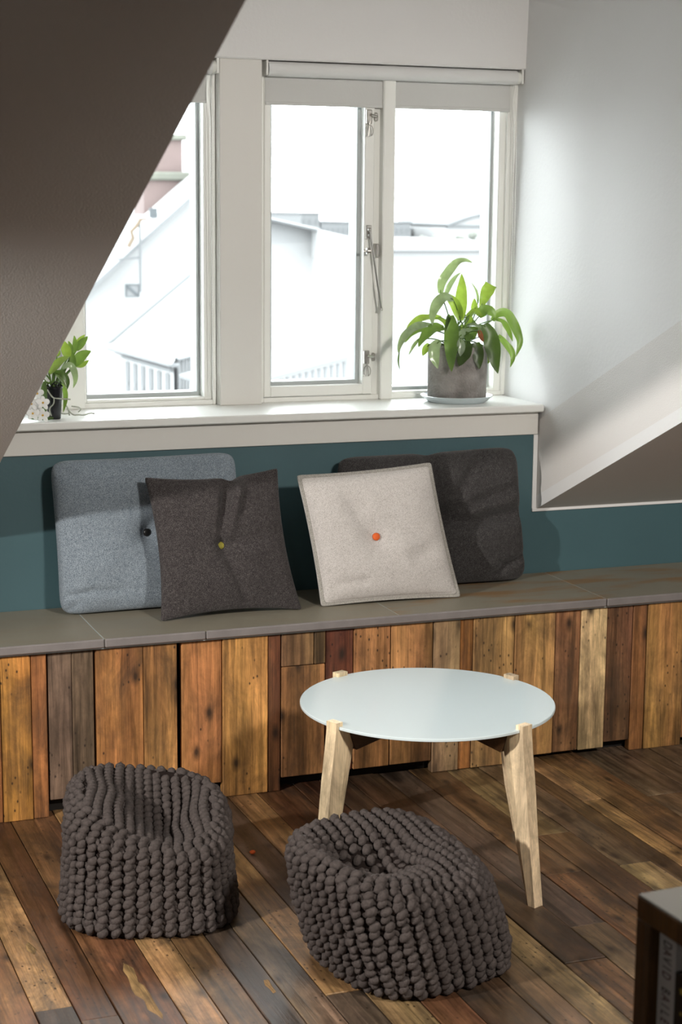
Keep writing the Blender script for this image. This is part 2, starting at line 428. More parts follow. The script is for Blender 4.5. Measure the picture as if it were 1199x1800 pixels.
# split-out splinters in the foreground planks: raw pale wood showing
def gouge(pts, seed):
    r_ = random.Random(seed); n = len(pts); V = []; F = []
    c = Vector((sum(p[0] for p in pts)/n, sum(p[1] for p in pts)/n, .0012))
    pts = [q for k in range(n) for q in (pts[k], tuple((pts[k][i]+pts[(k+1) % n][i])/2 + r_.uniform(-.004, .004) for i in (0, 1)))]; n = len(pts)
    ring0 = [Vector((p[0]+r_.uniform(-.0025, .0025), p[1]+r_.uniform(-.006, .006), .0006)) for p in pts]; ring1 = [(p*.55+c*.45) + Vector((0, 0, r_.uniform(.0002, .0022))) for p in ring0]
    V = ring0+ring1+[c]
    for i in range(n):
        j = (i+1) % n; F += [(i, j, n+j, n+i), (n+i, n+j, 2*n)]
    o = put('splintered_patch', V, F, M['splinter'], floor, False, (c.x, c.y, 0), color=S(142, 112, 72)); return o
gouge([(.790, 3.296), (.801, 3.284), (.806, 3.25), (.799, 3.20), (.806, 3.137), (.808, 3.046), (.800, 3.009), (.785, 3.06), (.788, 3.10), (.775, 3.16), (.782, 3.22)], 1)
gouge([(1.034, 3.118), (1.044, 3.106), (1.042, 3.06), (1.034, 3.053), (1.030, 3.09)], 2)
gouge([(.631, 3.457), (.637, 3.41), (.628, 3.383), (.618, 3.42)], 3)

# teal knee wall
wb = MB().box(X0, XL, YW, YW+.06, 0, ZK+.02).box(XL, XR, YW, YW+.06, 0, .868).box(XR, X1, YW, YW+.06, 0, ZK+.02)
wall_back = struct('wall_back', wb, M['teal'])
# sloping ceilings on both sides of the dormer
def slope(name, xa, xb):
    y1 = YW+.03; y0 = .2
    d = (0, .1, .22)
    xa1 = xa(sl(y1)) if callable(xa) else xa; xa0 = xa(sl(y0)) if callable(xa) else xa
    p = [(xa1, y1, sl(y1)), (xb, y1, sl(y1)), (xb, y0, sl(y0)), (xa0, y0, sl(y0))]
    return struct(name, MB().prism(p, d), M['slope'])
slope('ceiling_left', X0, XL)
slope('ceiling_right', lambda z: cx(z)+.0008, X1)
# dormer cheeks: the left one (hidden from here) and the big white right one
def cheek(name, xf, side, w=.03):
    y_w = 5.0
    pts = [(YW, ZK), (YW+.03, ZK), (YW+.03, .3), (y_w, .3), (y_w, ZC+.05), (YC-.11, sl(YC-.11)+.001)]
    V = [(xf(z), y, z) for y, z in pts]
    return struct(name, MB().prism([Vector(v) for v in V], (side*w, 0, 0)), M['white'])
cheek('wall_right', cx, 1)
cheek('wall_left', lambda z: XL, -1)
struct('ceiling', MB().box(XL-.1, XR+.15, .2, 5.0, ZC, ZC+.08), M['white'])
# rest of the attic room behind the eye
struct('ceiling_back', MB().box(X0, X1, YB, .24, ZR, ZR+.08), M['white'])
struct('wall_front', MB().box(X0, X1, YB-.08, YB, -.05, ZR+.05), M['white'])
for nm, xa in (('wall_side_left', X0-.08), ('wall_side_right', X1)):
    P = [(xa, YB, -.05), (xa, 4.6, -.05), (xa, 4.6, sl(4.6)+.05), (xa, .2, ZR+.06), (xa, YB, ZR+.06)]
    struct(nm, MB().prism(P, (.08, 0, 0)), M['white'])
# lintel wall above the windows
struct('wall_lintel', MB().box(XL, XR+.1, 4.745, 4.98, 1.917, ZC+.02, .004), M['white'])
# wall between the sill and the outside
struct('wall_parapet', MB().box(XL, XR+.1, YW+.06, 5.0, .3, .935), M['white'])

# trims: sill board, apron, post, painted edge beads
struct('trim_1', MB().box(XL, 2.356, 4.515, 4.90, .9355, .957, .003), M['gloss'])
struct('trim_2', MB().box(XL, 2.349, 4.5385, 4.56, .868, .9355, .0012), M['apron'])
struct('trim_3', MB().box(1.449, 1.573, 4.755, 4.96, .957, 1.93, .002), M['apron'])
struct('trim_4', MB().box(2.338, 2.352, YW-.003, YW+.01, ZK-.004, .867, .001), M['white'])
struct('trim_5', MB().box(2.338, X1, YW-.006, YW+.01, ZK-.006, ZK+.004, .001), M['white'])

# ------------------------------------------------------------------ windows
def ring(mb, x0, x1, z0, z1, y0, y1, l, r, b, t, c=.002):
    mb.box(x0, x0+l, y0, y1, z0, z1, c); mb.box(x1-r, x1, y0, y1, z0, z1, c)
    mb.box(x0+l, x1-r, y0, y1, z0, z0+b, c); mb.box(x0+l, x1-r, y0, y1, z1-t, z1, c)
    return mb
ZT = 1.93
def pane(parent, x0, x1, z0, z1, y):
    ring(MB(), x0, x1, z0, z1, y-.012, y+.05, .012, .012, .012, .012, .0).build('window_spacer', M['gasket'], parent)
    MB().box(x0+.004, x1-.004, y+.004, y+.010, z0+.004, z1-.004).build('pane', M['glass'], parent)
def window(name, label):
    w = thing(name, (0, 4.8, .957), label, None, None, 'structure'); w['kind'] = 'structure'; return w
# left window: fixed right light, mullion, hidden casement on its left
w1 = window('window_1', 'white framed dormer window half hidden by the sloping ceiling')
fr = MB(); ring(fr, XL+.005, 1.449, .957, ZT, 4.79, 4.95, .04, .012, .014, .03); fr.box(1.005, 1.068, 4.785, 4.95, .957, ZT, .003)
fr.build('window_frame', M['frame'], w1)
ring(MB(), 1.068, 1.437, .971, ZT-.03, 4.80, 4.845, .006, .022, .008, .03).build('glazing_bead', M['frame'], w1)
pane(w1, 1.073, 1.417, .978, ZT-.05, 4.855)
ring(MB(), XL+.05, 1.0, .975, ZT-.03, 4.795, 4.86, .045, .045, .05, .05).build('sash', M['frame'], w1)
pane(w1, XL+.095, .955, 1.02, ZT-.08, 4.84)
# right window: opening casement, mullion, fixed light
w2 = window('window_2', 'white framed dormer window with an opening casement beside a fixed light')
fr = MB(); ring(fr, 1.573, 2.40, .957, ZT, 4.79, 4.95, .017, .052, .014, .03)
fr.box(1.946, 1.984, 4.772, 4.95, .957, ZT, .003).box(1.926, 1.95, 4.80, 4.95, .957, ZT, .002)
fr.build('window_frame', M['frame'], w2)
sash = ring(MB(), 1.590, 1.9255, .973, ZT-.03, 4.788, 4.85, .020, .030, .030, .045, .0025).build('sash', M['frame'], w2)
pane(w2, 1.611, 1.896, 1.002, ZT-.075, 4.833)
ring(MB(), 1.984, 2.352, .969, ZT-.03, 4.80, 4.845, .006, .024, .008, .03).build('glazing_bead', M['frame'], w2)
pane(w2, 1.990, 2.333, .9745, ZT-.05, 4.855)
# casement stay with its knob, and the two catches
st = MB(); st.box(1.899, 1.917, 4.781, 4.789, 1.425, 1.465, .002); st.ball((1.908, 4.776, 1.452), .006); st.ball((1.908, 4.776, 1.436), .005)
st.tube([(1.908, 4.774, 1.447), (1.914, 4.768, 1.40), (1.928, 4.764, 1.31), (1.943, 4.764, 1.225)], .0032, 8); st.ball((1.943, 4.764, 1.223), .005)
stay = st.build('casement_stay', M['steel'], w2, smooth=True, auto=40)
kn = MB(); kn.lathe([(.003, -.02), (.004, -.012), (.009, -.010), (.010, 0), (.008, .002)], (1.905, 4.766, 1.391), 14, 'x'); kn.box(1.926, 1.938, 4.772, 4.802, 1.372, 1.412, .003)
kn.build('stay_knob', M['steel'], w2, smooth=True, auto=40)
for z in (1.082, 1.772):
    c = MB(); c.box(1.897, 1.914, 4.780, 4.789, z-.02, z+.02, .002); c.box(1.921, 1.935, 4.786, 4.803, z-.012, z+.012, .003)
    c.tube([(1.905, 4.776, z+.006), (1.922, 4.776, z+.002), (1.93, 4.784, z)], .0035, 8)
    loop = [(1.905, 4.776, z-.012)] + [(1.904+.011*sin(a)*(1 if a < 9 else 1), 4.774, z-.040-.016*cos(a)*1.0) for a in [k*pi/8 for k in range(1, 16)]] + [(1.905, 4.776, z-.012)]
    c.tube(loop, .0016, 6, caps=False)
    c.build('window_catch', M['steel'], w2, smooth=True, auto=40)

# ------------------------------------------------------------------ roller blinds
def blind(x0, x1, label, chain):
    t = thing('roller_blind', ((x0+x1)/2, 4.77, 1.80), label, 'blind', 'white roller blinds rolled up at the window heads')
    MB().lathe([(.001, x0), (.0205, x0), (.0205, x1-.012), (.001, x1-.012)], (0, 4.768, 1.894), 28, 'x').build('fabric_roll', M['roll'], t, smooth=True, auto=40)
    MB().box(x0-.008, x0-.002, 4.75, 4.79, 1.876, 1.917, .001).build('bracket', M['chain'], t)
    MB().box(x1-.001, x1+.006, 4.75, 4.79, 1.876, 1.917, .001).lathe([(.017, x1-.0115), (.017, x1-.0005)], (0, 4.768, 1.894), 20, 'x').build('bracket', M['chain'], t)
    MB().box(x0+.001, x1-.020, 4.7855, 4.7866, 1.803, 1.895).build('fabric', M['blind'], t)
    MB().box(x0+.001, x1-.020, 4.7835, 4.7885, 1.797, 1.806, .001).build('bottom_bar', M['blind'], t)
    if chain:
        mb = MB(); n = 105
        for s, dx in ((0, -.002), (1, .006)):
            mb.tube([(x1-.012+dx, 4.762, 1.885), (x1-.02+dx*.5, 4.762, 1.83), (x1-.014+dx, 4.762, 1.76), (x1-.010+dx, 4.762, .99)], .0009, 5)
            for k in range(n):
                z = 1.76 - k*(.77/n); mb.ball((x1-.014+.004*(k/n)+dx, 4.762, z), .0019, 5, 3)
        mb.build('bead_chain', M['chain'], t)
blind(1.592, 2.374, 'wide white roller blind rolled up above the casement and plant', True)
blind(.70, 1.441, 'white roller blind at the left window, mostly hidden by the slope', True)

# ------------------------------------------------------------------ the built-in bench
bench = thing('bench', (1.6, 4.36, 0), 'long built-in bench faced with reclaimed boards under a stone seat', 'bench')
MB().box(X0+.05, X1-.05, 4.235, 4.54, .0, .425).build('carcass', M['void'], bench)
joints = [-1.5, -.89, -.27, .35, .967, 1.764, 2.384, 3.0, 3.62, 4.2]
for i, (a, b) in enumerate(zip(joints[:-1], joints[1:])):
    o = MB().box(a+.0012, b-.0012, 4.170, 4.543, .431, .4535, .0008).build('tile', M['stone'], bench, origin=((a+b)/2, 4.36, .45), color=(1, 1, 1))
    o.color = (1, 1, 1, 1.0 if 2.2 < b else .12)
MB().box(joints[0], joints[-1], 4.175, 4.54, .427, .4525).build('grout', M['saucer'], bench)
njs = [-1.5, -.27, .967, 1.229, 2.384, 3.0, 4.2]
for a, b in zip(njs[:-1], njs[1:]):
    MB().box(a+.0008, b-.0008, 4.1615, 4.1695, .4325, .4548, .003).build('nosing', M['nosing'], bench, origin=((a+b)/2, 4.165, .44))
# boards: left edge, right edge, foot height, tone, how far the face stands proud, (top height)
B = [(.40, .505, .0, (150, 100, 48), 0), (.507, .62, .03, (128, 84, 46), .002), (.622, .709, 0, (150, 100, 50), 0),
 (.711, .7845, 0, (172, 118, 52), .001), (.786, .8245, 0, (160, 102, 56), -.001), (.829, .8885, .042, (98, 80, 64), -.004), (.8895, .9435, .036, (108, 88, 68), -.003),
 (.949, 1.0695, .042, (158, 108, 58), .001), (1.071, 1.1585, .037, (164, 114, 64), .0), (1.1715, 1.2775, .04, (150, 102, 56), -.002), (1.2795, 1.4015, .001, (176, 124, 66), .002),
 (1.403, 1.437, 0, (104, 64, 38), 0), (1.440, 1.561, .035, (146, 102, 60), 0, .334), (1.440, 1.529, .336, (112, 84, 54), 0), (1.531, 1.561, .336, (110, 82, 52), .001),
 (1.5635, 1.6405, .036, (96, 50, 32), -.002), (1.6425, 1.745, .036, (168, 116, 70), .001), (1.748, 1.8695, .036, (162, 116, 68), 0), (1.8715, 1.9495, .002, (130, 104, 74), .002),
 (1.951, 1.988, .002, (146, 94, 44), 0), (1.9895, 2.1125, .002, (154, 114, 70), .001), (2.115, 2.239, .018, (164, 122, 72), 0), (2.2415, 2.318, .018, (142, 100, 64), -.002),
 (2.3205, 2.4005, .018, (206, 176, 126), .001), (2.402, 2.4835, .032, (118, 82, 54), -.001), (2.485, 2.5285, .0, (136, 90, 50), 0), (2.531, 2.652, 0, (156, 112, 62), .002),
 (2.655, 2.75, .02, (140, 98, 58), 0), (2.752, 2.87, 0, (160, 114, 66), .001), (2.872, 2.97, .02, (110, 78, 52), 0), (2.972, 3.10, 0, (150, 106, 60), 0)]
for q in B:
    a, b, z0, c, pr = q[:5]; z1 = q[5] if len(q) > 5 else .4265
    mb = MB().box(a, b, 4.188-pr*1.5, 4.212, z0, z1, .0016)
    mb.build('board', M['board'], bench, origin=((a+b)/2, 4.2, (z0+z1)/2), color=tuple(1.3*k for k in S(*c)))

# ------------------------------------------------------------------ round table
TC = Vector((1.588, 3.583, 0)); TR = .2945; TZ = .389
tab = thing('coffee_table', TC, 'low round table with pale blue top held in four pale plywood legs', 'table')
prof = [(.001, TZ), (TR-.001, TZ), (TR, TZ+.001), (TR, TZ+.0055), (TR-.0015, TZ+.007), (.001, TZ+.007)]
MB().lathe(prof, TC, 96).build('tabletop', M['tabletop'], tab, smooth=True, auto=30)
def leg(angle):
    ca, sa = cos(angle), sin(angle); t = Vector((-sa, ca, 0)); r = Vector((ca, sa, 0))
    def sec(ro, d, sh, w, z): # outer radius, depth, side depth, width
        return [TC + r*ro + t*(-w/2) + Vector((0, 0, z)), TC + r*ro + t*(w/2) + Vector((0, 0, z)), TC + r*(ro-sh) + t*(w/2) + Vector((0, 0, z)),
                TC + r*(ro-d) + t*(w*.12) + Vector((0, 0, z)), TC + r*(ro-d) + t*(-w*.12) + Vector((0, 0, z)), TC + r*(ro-sh) + t*(-w/2) + Vector((0, 0, z))]
    mb = MB()
    rows = [sec(.350, .030, .019, .027, 0), sec(.333, .050, .029, .029, .13), sec(.318, .064, .037, .031, .27), sec(.308, .070, .041, .031, .345), sec(.3035, .056, .038, .031, TZ-.0015)]
    V = [p for s in rows for p in s]; F = [tuple(range(5, -1, -1))]
    for i in range(len(rows)-1):
        for k in range(6): F.append((i*6+k, i*6+(k+1) % 6, (i+1)*6+(k+1) % 6, (i+1)*6+k))
    F.append(tuple(range((len(rows)-1)*6, len(rows)*6))); mb.add(V, F)
    # the outer cheek that rises past the rim and grips the glass
    z0, z1 = TZ-.002, TZ+.0165
    ro = .3035
    for (ra, rb, za, zb) in ((ro, TR+.0005, z0, z1), (TR+.0005, TR-.011, TZ+.0072, z1)):
        p = [TC+r*ra+t*(-.0155), TC+r*ra+t*.0155, TC+r*rb+t*.0155, TC+r*rb+t*(-.0155)]
        mb.prism([v+Vector((0, 0, za)) for v in p], (0, 0, zb-za))
    mb.build('leg', M['tablewood'], tab, origin=(TC.x+r.x*.32, TC.y+r.y*.32, .2), color=S(232, 208, 170))
for k in range(4): leg(radians(23+90*k-.5))
# crossing braces under the top
for k in range(2):
    a = radians(23+90*k-.5); r = Vector((cos(a), sin(a), 0)); t = Vector((-sin(a), cos(a), 0))
    P = [(-.262, TZ-.003), (.262, TZ-.003), (.236, TZ-.058), (.05, TZ-.030 if k else TZ-.034), (-.05, TZ-.030 if k else TZ-.034), (-.236, TZ-.058)]
    if k: P = [(u, z-.0005) for u, z in P]
    poly = [TC + r*u + t*(-.011) + Vector((0, 0, z)) for u, z in P]
    mb = MB()
    if k == 0: mb.prism(poly, t*.022)
    else:
        for s in (-1, 1):
            Q = [(s*.262, TZ-.0035), (s*.0115, TZ-.0035), (s*.0115, TZ-.030), (s*.05, TZ-.030), (s*.236, TZ-.058)]
            mb.prism([TC + r*u + t*(-.011) + Vector((0, 0, z)) for u, z in Q], t*.022)
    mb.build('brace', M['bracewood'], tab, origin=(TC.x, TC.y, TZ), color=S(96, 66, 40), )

# ------------------------------------------------------------------ knitted poufs
def pouf(base, label, rx, ry, rot, rim, shear, bulge, dipc, dipd, N=42, ROWS=18, seed=1):
    """rim(theta) -> height of the rim; dipc -> where the seat sags"""
    rnd = random.Random(seed)
    t = thing('knitted_pouf', base, label, 'pouf', 'knitted poufs on the plank floor')
    R = Matrix.Rotation(rot, 3, 'Z')
    def rad(th):
        n = 2.9; return (abs(cos(th)/rx)**n + abs(sin(th)/ry)**n)**(-1/n)
    def side(th, w):   # w 0 bottom .. 1 rim top
        h = rim(th)
        z = h*w
        s = bulge(w)
        if w < .12: s *= 1 - .10*(1-w/.12)**2
        if w > .82: s *= 1 - .20*((w-.82)/.18)**2.2
        p = Vector((cos(th), sin(th), 0))*rad(th)*s
        p.z = z
        sh = Vector((shear[0], shear[1], 0))*w
        return R @ p + sh
    def top(x, y):     # x,y in unit rim coordinates
        th = atan2(y, x); rho = sqrt(x*x+y*y)
        rim_p = side(th, 1.0)
        cen = R @ Vector((0, 0, 0)) + Vector((shear[0], shear[1], 0))
        q = cen + (Vector((rim_p.x, rim_p.y, 0)) - Vector((cen.x, cen.y, 0)))*rho
        hm = sum(rim(k*pi/6) for k in range(12))/12
        z = hm*(1-rho**1.6) + rim(th)*rho**1.6 + .010*(1-rho*rho)
        dd = ((x-dipc[0])/dipc[2])**2 + ((y-dipc[1])/dipc[3])**2
        z -= dipd*exp(-dd)
        return Vector((q.x, q.y, z))
    # inner body
    V = []; F = []; n1 = 60; ws = [0, .04, .1, .2, .35, .5, .65, .8, .88, .94, 1.0]
    for w in ws:
        for k in range(n1):
            p = side(2*pi*k/n1, w); c = Vector((shear[0], shear[1], 0))*w
            V.append(Vector((c.x+(p.x-c.x)*.975, c.y+(p.y-c.y)*.975, max(.004, p.z-.004))))
    for rho in (.93, .8, .65, .5, .35, .2, .08):
        for k in range(n1):
            a = 2*pi*k/n1; p = top(rho*cos(a), rho*sin(a)); V.append(Vector((p.x, p.y, p.z-.006)))
    nr = len(V)//n1
    for i in range(nr-1):
        for k in range(n1): F.append((i*n1+k, i*n1+(k+1) % n1, (i+1)*n1+(k+1) % n1, (i+1)*n1+k))
    F.append(tuple(range((nr-1)*n1, nr*n1))); F.append(tuple(reversed(range(n1))))
    W = lambda ps: [p + Vector(base) for p in ps]
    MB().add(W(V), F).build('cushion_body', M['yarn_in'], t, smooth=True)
    mb = MB()
    def bean(p, tu, tc_, nn, lean, L_, W_, T_, push):
        d = (tc_*cos(lean) + tu*sin(lean)).normalized(); nn = (nn - d*nn.dot(d)).normalized(); e = d.cross(nn)
        m = Matrix(((e.x, nn.x, d.x), (e.y, nn.y, d.y), (e.z, nn.z, d.z)))
        mb.ball(p + nn*push + Vector(base), (W_, T_, L_), 7, 5, m)
    # arc-length even columns round the side
    ths = [2*pi*k/720 for k in range(721)]; acc = [0]
    for a, b in zip(ths[:-1], ths[1:]): acc.append(acc[-1] + (side(b, .5)-side(a, .5)).length)
    per = acc[-1]; cols = []
    j = 0
    for i in range(N):
        while acc[j+1] < per*i/N: j += 1
        cols.append(ths[j] + (ths[j+1]-ths[j])*(per*i/N-acc[j])/(acc[j+1]-acc[j]))
    sp = per/N
    for i, th in enumerate(cols):
        # even steps along the column
        wl = [k/80 for k in range(81)]; al = [0]
        for a, b in zip(wl[:-1], wl[1:]): al.append(al[-1] + (side(th, b)-side(th, a)).length)
        for r in range(ROWS):
            target = al[-1]*(r+.5+(.25 if i % 2 else 0))/(ROWS+.2); jj = 0
            while jj < 79 and al[jj+1] < target: jj += 1
            w = wl[jj] + (target-al[jj])/max(1e-6, al[jj+1]-al[jj])/80; w = min(w, 1)
            for dth, lean, L_, W_, T_, push in ((0, .78, .0128, .0100, .0104, .0), (.5, -.7, .0105, .0060, .0062, -.0080)):
                tt = th + dth*(cols[(i+1) % N]-th + (2*pi if i == N-1 else 0))
                p = side(tt, w); e = 1e-2
                tu = (side(tt+e, w)-side(tt-e, w)).normalized(); tv = (side(tt, min(1, w+e))-side(tt, max(0, w-e))).normalized()
                nn = tu.cross(tv).normalized()
                rp = Vector((p.x, p.y, 0)) - Vector((shear[0], shear[1], 0))*w
                if nn.dot(rp) < 0: nn = -nn
                if p.z < .012: p.z = .012
                p += tu*(.0022 if r % 2 else -.0022)
                j1 = rnd.uniform(-.24, .24); k1 = rnd.uniform(.86, 1.14)
                bean(p, tu, tv, nn, lean+j1, L_*k1, W_*k1, T_*k1, push+rnd.uniform(-.002, .002))
    # seat: rows carried straight across
    nx = int(2*rx/sp*1.02); ny = int(2*ry/.0180)
    for i in range(-nx, nx+1):
        for k in range(-ny, ny+1):
            x = i*sp/rx*.98; y = (k + (.5 if i % 2 else 0))*.0180/ry
            if x*x + y*y > 1.0: continue
            # square-ish rim: push out
            e = .02
            for dx, lean, L_, W_, T_, push in ((0, .78, .0128, .0100, .0102, .0), (.5, -.7, .0105, .0060, .0062, -.0075)):
                xx = x + dx*sp/rx
                if xx*xx + y*y > .985: continue
                p = top(xx, y); tu = (top(xx+e, y)-top(xx-e, y)).normalized(); tv = (top(xx, y+e)-top(xx, y-e)).normalized()
                nn = tu.cross(tv).normalized()
                if nn.z < 0: nn = -nn
                j1 = rnd.uniform(-.14, .14)
                bean(p, tu, tv, nn, lean+j1, L_, W_, T_, push)
    o = mb.build('knit_stitches', M['yarn'], t, smooth=True); o['kind'] = 'stuff'
    return t
pouf((.915, 3.552, 0), 'dark knitted pouf on the left, upright, in front of the bench boards', .192, .184, radians(-14),
     lambda a: .248 + .046*cos(a-radians(130)) + .011*cos(2*(a-radians(20))),
     (.0, .0), lambda w: 1.0 - .03*sin(pi*w) - .09*w, (.20, .0, .45, .70), .095, seed=3)
pouf((1.352, 3.105, 0), 'dark knitted pouf leaning left, in front of the round table', .180, .178, radians(14),
     lambda a: .252 + .026*cos(a-radians(120)) + .008*cos(2*(a-radians(30))),
     (-.066, .0), lambda w: 1.0 + .04*sin(pi*min(1, w*1.2)) + .03*w, (-.20, -.04, .50, .46), .115, seed=8)
# ------------------------------------------------------------------ cushions on the bench
def cushion(label, BL, BR, TR_, TL, T, mat, p=2.4, q=.6, bow=.02, rnd=40, notch=None, edge=.003, button=None, extra=None, flange=None, n=56, cat='cushion'):
    BL, BR, TR_, TL = map(Vector, (BL, BR, TR_, TL))
    nrm = (BR-BL).cross(TL-BL).normalized()
    if nrm.y > 0: nrm = -nrm
    us = [.5-.5*cos(pi*i/n) for i in range(n+1)]
    us = [.6*a + .4*i/n for i, a in enumerate(us)]
    def mid(u, v):
        a, b = 2*u-1, 2*v-1
        m = max(abs(a), abs(b)); 
        if m > 1e-6:
            k = m/((abs(a)**rnd+abs(b)**rnd)**(1/rnd)); a *= k; b *= k
        a2 = a*(1 - bow*(1-b*b)*abs(a)**2); b2 = b*(1 - bow*(1-a*a)*abs(b)**2)
        u, v = (a2+1)/2, (b2+1)/2
        if notch: v -= notch[1]*exp(-((u-notch[0])/.05)**2)*max(0, v)**6
        return BL*(1-u)*(1-v) + BR*u*(1-v) + TR_*u*v + TL*(1-u)*v
    def thick(u, v):
        a, b = abs(2*u-1), abs(2*v-1)
        if flange:
            a = min(1, a/(1-2*flange)); b = min(1, b/(1-2*flange))
        t = (max(0, 1-a**p)*max(0, 1-b**p))**q
        return edge + (T/2-edge)*t
    def front(u, v):
        t = thick(u, v); f = (t-edge)/(T/2)
        d = 0
        if button:
            r = sqrt(((u-button[0])*(BR-BL).length)**2 + ((v-button[1])*(TL-BL).length)**2)
            d -= button[4]*exp(-(r/.045)**1.3)*f
        if extra: d += extra(u, v)*f
        w = noise.noise(Vector((u*5+BL.x*9, v*5, 1.7)))*.006 + noise.noise(Vector((u*13, v*13+BL.x*7, 4.1)))*.002
        return mid(u, v) + nrm*(t + d + w*f)
    def back(u, v): return mid(u, v) - nrm*thick(u, v)
    V = []; F = []; mats = []
    m = n+1
    for j in range(m):
        for i in range(m): V.append(front(us[i], us[j]))
    for j in range(m):
        for i in range(m): V.append(back(us[i], us[j]))
    o2 = m*m
    for j in range(n):
        for i in range(n):
            a = j*m+i; F.append((a, a+1, a+m+1, a+m)); u, v = us[i], us[j]
            F.append((o2+a, o2+a+m, o2+a+m+1, o2+a+1))
    for i in range(n):
        F.append((i, o2+i, o2+i+1, i+1)); k = n*m+i; F.append((k, k+1, o2+k+1, o2+k))
        a = i*m; F.append((a, a+m, o2+a+m, o2+a)); a = i*m+n; F.append((a, o2+a, o2+a+m, a+m))
    lo = min(v.z for v in V); up = .4548 - lo
    V = [v + Vector((0, 0, up)) for v in V]
    c = (BL+BR)/2; base = (c.x, c.y, .4548)
    t = thing('cushion', base, label, cat, 'cushions leaning along the bench')
    cov = put('cover', V, F, mat, t, True, base)
    if flange:
        cov.data.materials.append(M['flange'])
        idx = 0
        for j in range(n):
            for i in range(n):
                a, b = abs(us[i]+us[i+1]-1), abs(us[j]+us[j+1]-1)
                e = max(a, b) > 1-2*flange
                cov.data.polygons[idx].material_index = 1 if e else 0
                idx += 2
        # a line of stitching inside the flange
        st = MB(); k0 = flange*.9
        path = [(k0+(1-2*k0)*k/40, k0) for k in range(41)] + [(1-k0, k0+(1-2*k0)*k/40) for k in range(41)] + [(1-k0-(1-2*k0)*k/40, 1-k0) for k in range(41)] + [(k0, 1-k0-(1-2*k0)*k/40) for k in range(41)]
        st.tube([front(*uv)+Vector((0, 0, up))+nrm*.0004 for uv in path], .0009, 5); st.build('seam', M['flange'], t, smooth=True)
    if button:
        u, v, bm_, r, _ = button
        pt = front(u, v) + Vector((0, 0, up)) + nrm*.004
        qm = Matrix.Translation(pt) @ nrm.to_track_quat('Z', 'Y').to_matrix().to_4x4()
        b = MB().lathe([(.001, 0), (r*.8, 0), (r, .002), (r, .005), (r*.75, .0072), (.001, .008)], (0, 0, 0), 24)
        b.v = [tuple(qm @ Vector(w)) for w in b.v]
        b.build('button', bm_, t, smooth=True, auto=50)
    return t
def g(x, s): return exp(-(x/s)**2)
def seg(u, v, a, b):      # distance to a segment in cushion units, and how far along
    ax, ay = a; bx, by = b; dx, dy = bx-ax, by-ay
    k = max(0, min(1, ((u-ax)*dx+(v-ay)*dy)/(dx*dx+dy*dy)))
    return sqrt((u-ax-k*dx)**2 + (v-ay-k*dy)**2), k

cushion('large square blue-grey woven cushion with a black button, leftmost on the bench', (.916, 4.452, .455), (1.422, 4.452, .455), (1.408, 4.488, .866), (.903, 4.488, .862), .098, M['bluefelt'],
        p=5, q=.42, bow=.018, rnd=13, button=(.485, .505, M['btn_black'], .0105, .034),
        extra=lambda u, v: -.011*g(v-.13-.02*sin(u*6), .022)*g(u-.05, .25) - .012*g(v-.93-.04*sin(u*4), .06)*g(u-.6, .3) + .006*sin(v*9)*g(u, .3) - .014*g(seg(u, v, (.485, .5), (.80, .98))[0], .05))
def creaseB(u, v):
    d, k = seg(u, v, (.47, .5), (.70, 1.02)); d2, k2 = seg(u, v, (.47, .5), (.60, 1.0)); d3, _ = seg(u, v, (.47, .49), (.62, .02))
    return .046*g(d, .042)*(.3+.7*k) - .056*g(d2, .036)*(.35+.65*k2) - .012*g(d3, .03) - .012*g(seg(u, v, (.50, .5), (.95, .55))[0], .05)
cushion('dark charcoal felt cushion with an olive-yellow button, in front of the blue-grey cushion', (1.148, 4.302, .455), (1.539, 4.312, .455), (1.4935, 4.384, 0.8304), (1.1298, 4.384, 0.8225), .10, M['charcoal'],
        p=2.2, q=.62, bow=.085, rnd=60, button=(.475, .49, M['btn_green'], .0098, .022), extra=creaseB, notch=(.63, .035))
def creaseC(u, v):
    d, _ = seg(u, v, (.45, .5), (.25, .95)); d2, _2 = seg(u, v, (.12, .16), (.32, .17)); d3, _3 = seg(u, v, (.72, .32), (.95, .42))
    return -.013*g(d, .10)*max(0, 1-abs(2*_-.9)) - .008*g(d2, .03) - .009*g(d3, .06)
cushion('light grey felt cushion with a bright orange button and flanged seam', (1.600, 4.326, .455), (2.007, 4.313, .455), (1.9496, 4.404000000000001, 0.8225), (1.5551, 4.404000000000001, 0.8046), .095, M['greyfelt'],
        p=2.6, q=.52, bow=.03, rnd=50, edge=.0028, button=(.455, .49, M['btn_orange'], .0105, .024), extra=creaseC, flange=.026)
def creaseD(u, v):
    e = -.055*g(u-.50, .05)*(.45+.55*abs(2*v-1)) - .050*g(v-.50-.02*sin(7*u), .055)*(.45+.55*abs(2*u-1))
    d, _ = seg(u, v, (.78, .06), (1, .2)); d2, _ = seg(u, v, (.55, .55), (.95, .7)); d3, _ = seg(u, v, (.5, .5), (.8, 1.0))
    return e - .024*g(d, .028) - .016*g(d2, .04) - .018*g(d3, .045) + .006*sin(u*17+v*5)
cushion('large black tufted felt cushion, rightmost, behind the light grey cushion', (1.735, 4.472, .455), (2.288, 4.472, .455), (2.254, 4.494, .846), (1.702, 4.494, .836), .108, M['blackfelt'],
        p=5, q=.45, bow=.02, rnd=12, button=(.53, .49, M['btn_teal'], .0095, .036), extra=creaseD, notch=(.50, .02))

